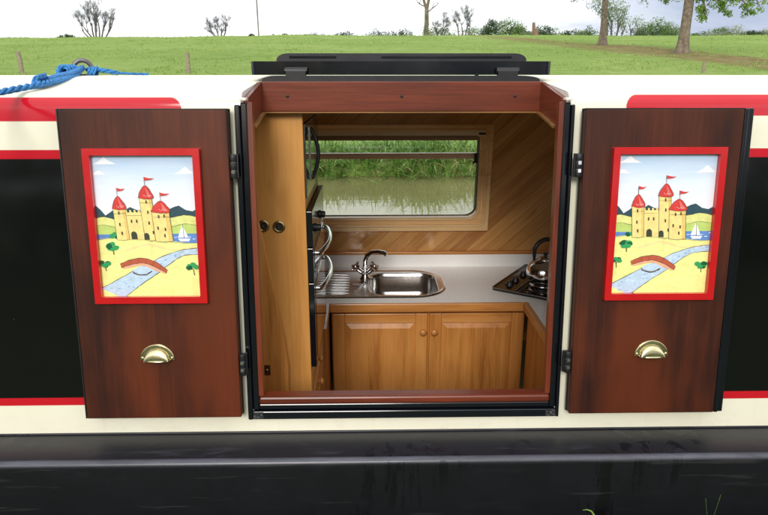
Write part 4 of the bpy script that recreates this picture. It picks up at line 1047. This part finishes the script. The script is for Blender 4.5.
def leaves(mb, rng, c, spread, count, size, mi=0, flat=1.0):
    for i in range(count):
        while True:
            v = Vector((rng.uniform(-1, 1), rng.uniform(-1, 1), rng.uniform(-1, 1)))
            if v.length < 1: break
        p = Vector(c)+Vector((v.x*spread, v.y*spread, v.z*spread*flat))
        n1 = Vector((rng.uniform(-1, 1), rng.uniform(-1, 1), rng.uniform(-1, 1))).normalized(); u = n1.orthogonal().normalized(); w = n1.cross(u); s = size*rng.uniform(0.6, 1.3)
        mb.add([p-u*s, p+w*s*0.5, p+u*s, p-w*s*0.5], [(0, 1, 2, 3)], mi)
def twigs(mb, rng, ends, length, r, per=4):
    for q, d in ends:
        for i in range(per):
            nd = (d+Vector((rng.uniform(-1, 1), rng.uniform(-1, 1), rng.uniform(-0.6, 1)))*0.8).normalized()
            p1 = q+nd*length*rng.uniform(0.3, 0.55); p2 = p1+(nd+Vector((rng.uniform(-1, 1), rng.uniform(-1, 1), rng.uniform(-.4, .8)))*0.5).normalized()*length*rng.uniform(0.3, 0.6)
            mb.tube([q, p1, p2], [r, r*0.8, r*0.5], 3, cap=False)
            mb.tube([p1, p1+Vector((rng.uniform(-1, 1), rng.uniform(-1, 1), rng.uniform(-.2, 1)))*length*0.35], [r*0.8, r*0.5], 3, cap=False)
def base_pt(px, Y):
    p = at(px, 40, Y); return Vector((p.x, Y, ground_z(p.x, Y)))
def bare_tree(px, Y, lab, stems, height, rad, seed, spread=0.45, depth=3, tw=0.8, name='bare_tree', leafmat=None, leafn=0, twr=0.013, lsize=0.1):
    rng = random.Random(seed); b0 = base_pt(px, Y)
    t = empty(name, lab, 'tree', b0)
    mb = MB(); ends = []
    for (ox, lean, hh) in stems:
        branchy(mb, rng, Vector((ox, rng.uniform(-0.2, 0.2), -0.1)), Vector((lean, rng.uniform(-0.15, 0.15), 1)).normalized(), height*hh*0.42, rad*(0.6+0.4*hh), depth, ends, 0.28, (2, 3), spread, 0.25)
    mb.build('trunk', 'barkdark', t)
    mb = MB(); twigs(mb, rng, ends, tw, twr, 6)
    if leafn:
        for q, d in ends: leaves(mb, rng, q, tw*0.7, leafn, lsize, 1)
    mb.build('crown', ['twig', leafmat or 'leafpale'], t)
    return t
bare_tree(97, 90, 'bare many stemmed tree on the left skyline', [(-0.5, -0.75, 0.8), (-0.35, -0.3, 1.0), (0.0, -0.12, 1.05), (0.4, 0.1, 0.95), (0.6, 0.28, 0.9), (1.0, 0.85, 0.9), (-0.8, -1.3, 0.7), (-0.1, 0.02, 0.7)], 4.9, 0.12, 3, 0.36, 3, 0.75, twr=0.013)
bare_tree(220, 90, 'small bare tree with twisted stems between the left tree and the pole', [(-0.3, -0.7, 0.8), (-0.1, -0.15, 1.0), (0.15, 0.15, 1.0), (0.4, 0.7, 0.9), (-0.4, -1.2, 0.8)], 3.2, 0.10, 8, 0.55, 3, 0.6, twr=0.013)
# tall half dead tree in the middle
rng = random.Random(21); b0 = base_pt(426, 92); t = empty('dead_tree', 'tall gaunt tree with ivy clad trunk and bare limbs above the hatch lid', 'tree', b0)
mb = MB(); ends = []
mb.tube([(0, 0, -0.2), (0.0, 0, 0.6), (0.05, 0, 2.2), (0.02, 0, 3.6)], [0.46, 0.36, 0.30, 0.28], 10, cap=False)
branchy(mb, rng, Vector((0.02, 0, 3.5)), Vector((-0.28, 0, 1)).normalized(), 3.2, 0.22, 3, ends, 0.3, (2, 3), 0.5)
branchy(mb, rng, Vector((0.02, 0, 3.5)), Vector((0.22, 0, 1)).normalized(), 3.6, 0.24, 3, ends, 0.3, (2, 3), 0.5)
branchy(mb, rng, Vector((0.1, 0, 3.2)), Vector((0.9, 0, 0.5)).normalized(), 1.5, 0.10, 2, ends, 0.3, (2, 2), 0.5)
branchy(mb, rng, Vector((0.0, 0, 3.9)), Vector((-0.9, 0, 0.15)).normalized(), 1.4, 0.10, 2, ends, 0.35, (2, 2), 0.5)
mb.build('trunk', 'bark', t); mb = MB(); twigs(mb, rng, ends, 0.6, 0.012, 3); mb.build('crown', 'twig', t)
mb = MB()
for k in range(26):
    z = rng.uniform(0, 3.2); leaves(mb, rng, (rng.uniform(-0.3, 0.3)*(1.3-z*0.25), -0.25, z), 0.26, 26, 0.07)
mb.build('ivy', 'leafpale', t)
bare_tree(441, 95, 'thin budding tree just right of the gaunt tree', [(-0.3, -0.3, 0.9), (0.0, 0.05, 1.0), (0.3, 0.3, 0.9)], 3.3, 0.09, 31, 0.5, 3, 0.6, 'budding_tree', 'leafpale', 4)
bare_tree(463, 95, 'taller budding tree with lacy grey crown on the middle skyline', [(-0.5, -0.35, 0.9), (-0.1, -0.05, 1.05), (0.3, 0.12, 1.05), (0.6, 0.4, 0.9)], 4.2, 0.10, 32, 0.5, 3, 0.7, 'budding_tree', 'leafpale', 2)
# far bushes and rounded trees
def bush(px, Y, w, h, lab, mat, seed, name='bush', n_=26, trunk=0.0, leaf=0.14, cat='bush', group=None):
    if Y >= 100 and Y != 105: h += 0.6
    rng = random.Random(seed); b0 = base_pt(px, Y); t = empty(name, lab, cat, b0, group)
    mb = MB()
    for k in range(3): mb.tube([(rng.uniform(-0.15, 0.15)*w, 0, -0.3), (rng.uniform(-0.2, 0.2)*w, rng.uniform(-0.2, 0.2)*w, h*0.45), (rng.uniform(-0.35, 0.35)*w, rng.uniform(-0.3, 0.3)*w, h*0.85)], [0.06*h**0.5, 0.04*h**0.5, 0.015], 5, cap=False)
    mb.build('trunk', 'barkdark', t)
    mb = MB()
    for k in range(int(n_*1.5)):
        a = rng.uniform(0, 6.28); rr = math.sqrt(rng.random())*0.5*w; z = trunk+(h-trunk)*rng.random()**0.8*(1-0.55*(rr/(0.5*w))**2)
        leaves(mb, rng, (rr*math.cos(a), rr*math.sin(a)*0.7, z*0.92), 0.11*w+0.10*h, 40, leaf*0.85, 0, 0.8)
    mb.build('crown', mat, t); return t
bush(67, 96, 2.4, 0.75, 'low dark bush on the skyline left of the bare tree', 'leafdark', 41, n_=14)
G = 'low bushes of the far hedge'
for i, (px, w, h, lab) in enumerate(((252, 1.2, 0.25, 'tiny hedge bush just left of the pole'), (272, 1.5, 0.35, 'tiny hedge bush just right of the pole'), (287, 2.2, 0.4, 'low hedge bush midway between pole and hatch lid'),
        (312, 4.5, 0.55, 'long low hedge bush over the left half of the lid'), (345, 4.0, 0.45, 'flat hedge bush left of the middle skyline'), (381, 4.4, 0.85, 'hedge bush second left of the gaunt tree'), (402, 3.4, 1.05, 'hedge bush touching the left of the gaunt tree'))):
    bush(px, 105, w, h+0.75, lab, 'leafdark', 50+i, 'hedge_bush', 12, group=G)
bush(437, 104, 5.5, 1.5, 'brown green scrub at the foot of the budding trees', 'leafpale', 61)
bush(474, 104, 5.5, 1.3, 'pale scrub right of the taller budding tree', 'leafpale', 62)
bush(489.5, 98, 2.5, 2.7, 'narrow dark green tree left of the round bush', 'leafdark', 63, 'small_tree', 26, 0.3, cat='tree')
bush(508, 100, 4.6, 2.3, 'round mid green bush on the middle skyline', 'leaf', 64, n_=34)
bush(519, 101, 3.2, 1.6, 'spreading green bush right of the round bush', 'leafpale', 65)
bush(543, 104, 3.4, 1.5, 'round dark bush right of the dead stump', 'leafdark', 66, n_=28)
for i, (px, w, h, mat, lab) in enumerate(((556, 3.5, 1.2, 'leafpale', 'pale bush second right of the stump'), (567, 3.0, 0.9, 'leafdark', 'dark bush midway from stump to left big tree'), (578, 3.4, 1.2, 'leafpale', 'grey green bush before the left big tree'), (589, 3.2, 1.5, 'leaf', 'green bush against the left big trunk'), (530, 2.5, 1.0, 'leafdark', 'dark low bush behind the dead stump'))):
    bush(px, 108, w, h, lab, mat, 70+i, 'hedge_bush', 20, group=G)
# stump
b0 = base_pt(534, 80); t = empty('tree_stump', 'broken brown dead tree stump on the skyline', 'stump', b0)
mb = MB(); mb.tube([(0.15, 0, -0.2), (0.1, 0, 0.3), (-0.1, 0, 0.8), (-0.16, 0, 1.5)], [0.42, 0.30, 0.22, 0.16], 9); mb.tube([(0.25, -0.05, -0.2), (0.28, 0, 0.5), (0.22, 0, 0.85)], [0.26, 0.18, 0.05], 8); mb.tube([(-0.3, 0, -0.2), (-0.1, 0, 0.4)], [0.2, 0.08], 7)
mb.build('trunk', 'deadwood', t)
# willow-like tree behind the left big trunk
def leafy_tree(px, Y, lab, height, rad, seed, mat, per, lsize, stems, depth=3, name='leafy_tree', tw=0.9, spread=0.5):
    rng = random.Random(seed); b0 = base_pt(px, Y); t = empty(name, lab, 'tree', b0); mb = MB(); ends = []
    for ox, lean, hh in stems: branchy(mb, rng, Vector((ox, 0, -0.2)), Vector((lean, rng.uniform(-0.2, 0.2), 1)).normalized(), height*hh*0.42, rad*hh, depth, ends, 0.3, (2, 3), spread, 0.2)
    mb.build('trunk', 'barkdark', t); mb = MB()
    for q, d in ends: leaves(mb, rng, q, tw*rng.uniform(0.6, 1.1), per, lsize, 0, 0.8)
    mb.build('crown', mat, t); return t
leafy_tree(613, 103, 'feathery pale green tree behind the left big trunk', 7.0, 0.17, 81, 'leafpale', 26, 0.13, [(-0.8, -0.25, 1.0), (-0.2, 0.0, 1.05), (0.3, 0.15, 1.0), (0.9, 0.6, 0.8)], 3)
leafy_tree(632, 104, 'arching pale green tree right of the left big trunk', 4.6, 0.13, 82, 'leafpale', 22, 0.12, [(-0.5, 0.2, 1.0), (0.2, 0.7, 0.9), (0.4, 0.95, 0.8)], 2)
bush(653, 104, 5.2, 2.9, 'round green tree between the two big trunks', 'leaf', 83, 'small_tree', 40, 0.2, cat='tree')
bush(647, 106, 6.5, 1.4, 'low dark scrub between the two big trunks', 'leafdark', 84, n_=26)
bush(671, 105, 4.6, 2.6, 'pale round tree touching the right big trunk', 'leafpale', 85, 'small_tree', 36, 0.2, cat='tree')
for i, (px, w, h, mat, lab) in enumerate(((698, 3.6, 0.9, 'leaf', 'green hedge bush just right of the right big trunk'), (712, 4.2, 1.3, 'leafmay', 'pale blossoming hawthorn left of the round hawthorn'), (721, 3.0, 1.6, 'leaf', 'green bush between the two hawthorns'), (733, 4.4, 1.7, 'leafmay', 'round blossoming hawthorn on the right skyline'),
        (746, 3.0, 1.1, 'leafdark', 'dark bush right of the round hawthorn'), (755, 3.2, 1.0, 'leafdark', 'dark bush second from the right edge'), (766, 3.4, 1.2, 'leafmay', 'pale bush at the right edge of the skyline'))):
    bush(px, 106, w, h, lab, mat, 90+i, 'hedge_bush', 22, group=G)
# two big field trees
def big_tree(px, py, r0, lab, seed, hang, hgt=4.4):
    rng = random.Random(seed); g = gpt(px, py); b0 = Vector((g.x, g.y, ground_z(g.x, g.y)))
    t = empty('field_tree', lab, 'tree', b0, None)
    mb = MB(); ends = []; n_ = 18; vs = []
    lv = [(-0.4, 1.9), (0.0, 1.55), (0.22, 1.28), (0.55, 1.08), (1.1, 0.96), (2.0, 0.9), (3.2, 0.86), (hgt, 0.95), (hgt+1.2, 0.7)]
    for z, k in lv:
        for j in range(n_):
            a = 2*math.pi*j/n_; f = 1+(0.16*math.sin(a*5+seed)+0.08*math.sin(a*3))*max(0, 1.0-z*0.8)+0.05*math.sin(a*7+z*2); vs.append(Vector((r0*k*f*math.cos(a)+0.03*z*math.sin(seed), r0*k*f*math.sin(a), z)))
    mb.add(vs, [(i*n_+j, i*n_+(j+1) % n_, (i+1)*n_+(j+1) % n_, (i+1)*n_+j) for i in range(len(lv)-1) for j in range(n_)], 0, True)
    top = Vector((0, 0, hgt))
    for k in range(7):
        a = 2*math.pi*k/7+rng.uniform(-.3, .3)
        branchy(mb, rng, top+UP*rng.uniform(-0.6, 0.9), Vector((math.cos(a), math.sin(a), rng.uniform(0.3, 1.2))).normalized(), rng.uniform(2.6, 3.4), r0*0.42, 3, ends, 0.3, (2, 3), 0.5, 0.12, 0.014, 7)
    hends = []
    for (hx_, hy_, hz, drop, ln) in hang:       # low boughs that hang into view
        s = Vector((hx_*0.12, hy_*0.12, hz)); tipm = Vector((hx_, hy_, hz+0.1)); tip = Vector((hx_*1.35, hy_*1.35, hz-drop))
        mb.tube([s, s.lerp(tipm, 0.5)+UP*0.35, tipm, tipm.lerp(tip, 0.6)+Vector((0.1*hx_, 0, -0.05)), tip], [0.10, 0.075, 0.05, 0.03, 0.014], 6, cap=False)
        for q in [s.lerp(tipm, f) + UP*0.3*(1-f) for f in (0.35, 0.55, 0.75, 0.95)]+[tipm.lerp(tip, f) for f in (0.3, 0.6, 0.9)]:
            for j in range(3):
                d = Vector((rng.uniform(-1, 1), rng.uniform(-1, 1), rng.uniform(-0.9, 0.3))).normalized(); e = q+d*ln*rng.uniform(0.5, 1)
                mb.tube([q, q.lerp(e, 0.5)+UP*0.06, e], [0.018, 0.012, 0.007], 4, cap=False); hends.append((q.lerp(e, 0.55), d)); hends.append((e, d))
    mb.build('trunk', 'bark', t)
    mb = MB()
    for q, d in ends: leaves(mb, rng, q, 0.8, 22, 0.10, 0, 0.8)
    for q, d in hends:
        leaves(mb, rng, q, 0.20, hang_leaves, 0.065, 0, 0.7)
    mb.build('crown', 'leafbright', t)
hang_leaves = 3
big_tree(602.5, 45.0, 0.20, 'big field tree trunk left of the other, farther away', 5, [(-1.6, -0.2, 3.2, 0.7, 0.5), (-1.2, 0.4, 3.5, 0.6, 0.5), (2.0, 0.3, 3.2, 0.6, 0.5), (3.3, -0.3, 3.4, 0.7, 0.5)])
hang_leaves = 22
big_tree(682.0, 53.0, 0.25, 'nearest big field tree with leafy boughs at the upper right', 9, [(0.7, 0.0, 2.45, 0.75, 0.45), (1.25, -0.3, 2.55, 0.7, 0.45), (2.3, 0.1, 2.75, 0.8, 0.45), (2.75, 0.3, 2.9, 0.6, 0.45), (1.9, 0.2, 2.95, 0.2, 0.4), (-0.9, 0.2, 2.9, 0.3, 0.35)], 3.4)

# ================================================================== LIGHT
w = bpy.data.worlds.new('World'); sc.world = w; w.use_nodes = True; n = NT(w); bg = w.node_tree.nodes['Background']
EL, AZ = R(27), R(188)
sky = n.new('ShaderNodeTexSky'); sky.sky_type = 'NISHITA'; sky.sun_disc = False; sky.sun_elevation = EL; sky.sun_rotation = AZ; sky.air_density = 1.0; sky.dust_density = 2.0
co = n.new('ShaderNodeTexCoord').outputs['Generated']
sp = n.new('ShaderNodeSeparateXYZ'); n.link(co, sp.inputs[0])
den = n.math('ADD', n.math('ABSOLUTE', sp.outputs[2]), 0.22)
cb = n.new('ShaderNodeCombineXYZ'); n.link(n.math('DIVIDE', sp.outputs[0], den), cb.inputs[0]); n.link(n.math('DIVIDE', sp.outputs[1], den), cb.inputs[1])
cn = n.noise(cb.outputs[0], 0.55, 6, 0.55, 0.3)
cn2 = n.noise(cb.outputs[0], 1.4, 5, 0.6, 0.2)
cloud = n.ramp(cn2, [(0.32, (6.7, 7.0, 7.5, 1)), (0.55, (11.5, 11.6, 11.8, 1)), (0.75, (13.0, 13.0, 13.0, 1))])
# slate blue rain cloud low on the right
rain = n.math('MULTIPLY', n.step(n.math('ADD', sp.outputs[0], n.math('MULTIPLY', n.math('SUBTRACT', cn, 0.5), 0.35)), 0.15, 0.42), n.math('SUBTRACT', 1.0, n.step(sp.outputs[2], 0.10, 0.40)))
rain = n.math('MULTIPLY', rain, n.step(sp.outputs[1], 0.0, 0.3))
cloud = n.mix(n.math('MULTIPLY', rain, 1.0), cloud, n.ramp(cn2, [(0.35, (3.2, 3.7, 5.1, 1)), (0.7, (4.6, 5.1, 6.3, 1))]))
cov = n.step(cn, 0.34, 0.46)
left = n.math('MULTIPLY', n.math('SUBTRACT', 1.0, n.step(sp.outputs[0], -0.56, -0.40)), n.step(sp.outputs[1], 0.2, 0.5))
cloud = n.mix(n.math('MULTIPLY', left, 0.7), cloud, (5.9, 6.6, 7.5, 1))
n.link(n.mix(n.math('MAXIMUM', n.math('MAXIMUM', cov, 0.55), n.math('MULTIPLY', rain, 0.95)), sky.outputs[0], cloud), bg.inputs[0]); bg.inputs[1].default_value = 0.10
ld_ = bpy.data.lights.new('sun', 'SUN'); ld_.energy = 1.5; ld_.angle = R(18); ld_.color = (1.0, 0.96, 0.90)
so = bpy.data.objects.new('sun', ld_); col.objects.link(so)
dirn = Vector((math.sin(AZ)*math.cos(EL), math.cos(AZ)*math.cos(EL), math.sin(EL)))     # towards the sun
so.rotation_euler = dirn.to_track_quat('Z', 'Y').to_euler()
vs_ = sc.view_settings; vs_.view_transform = 'Standard'; vs_.look = 'None'; vs_.gamma = 1; vs_.exposure = 0.5; vs_.use_curve_mapping = False
sc.cycles.max_bounces = 12; sc.cycles.diffuse_bounces = 9; sc.cycles.glossy_bounces = 6; sc.cycles.transparent_max_bounces = 12
sc.cycles.caustics_reflective = False; sc.cycles.caustics_refractive = False
sc.cycles.sample_clamp_indirect = 6
sc.cycles.use_denoising = True
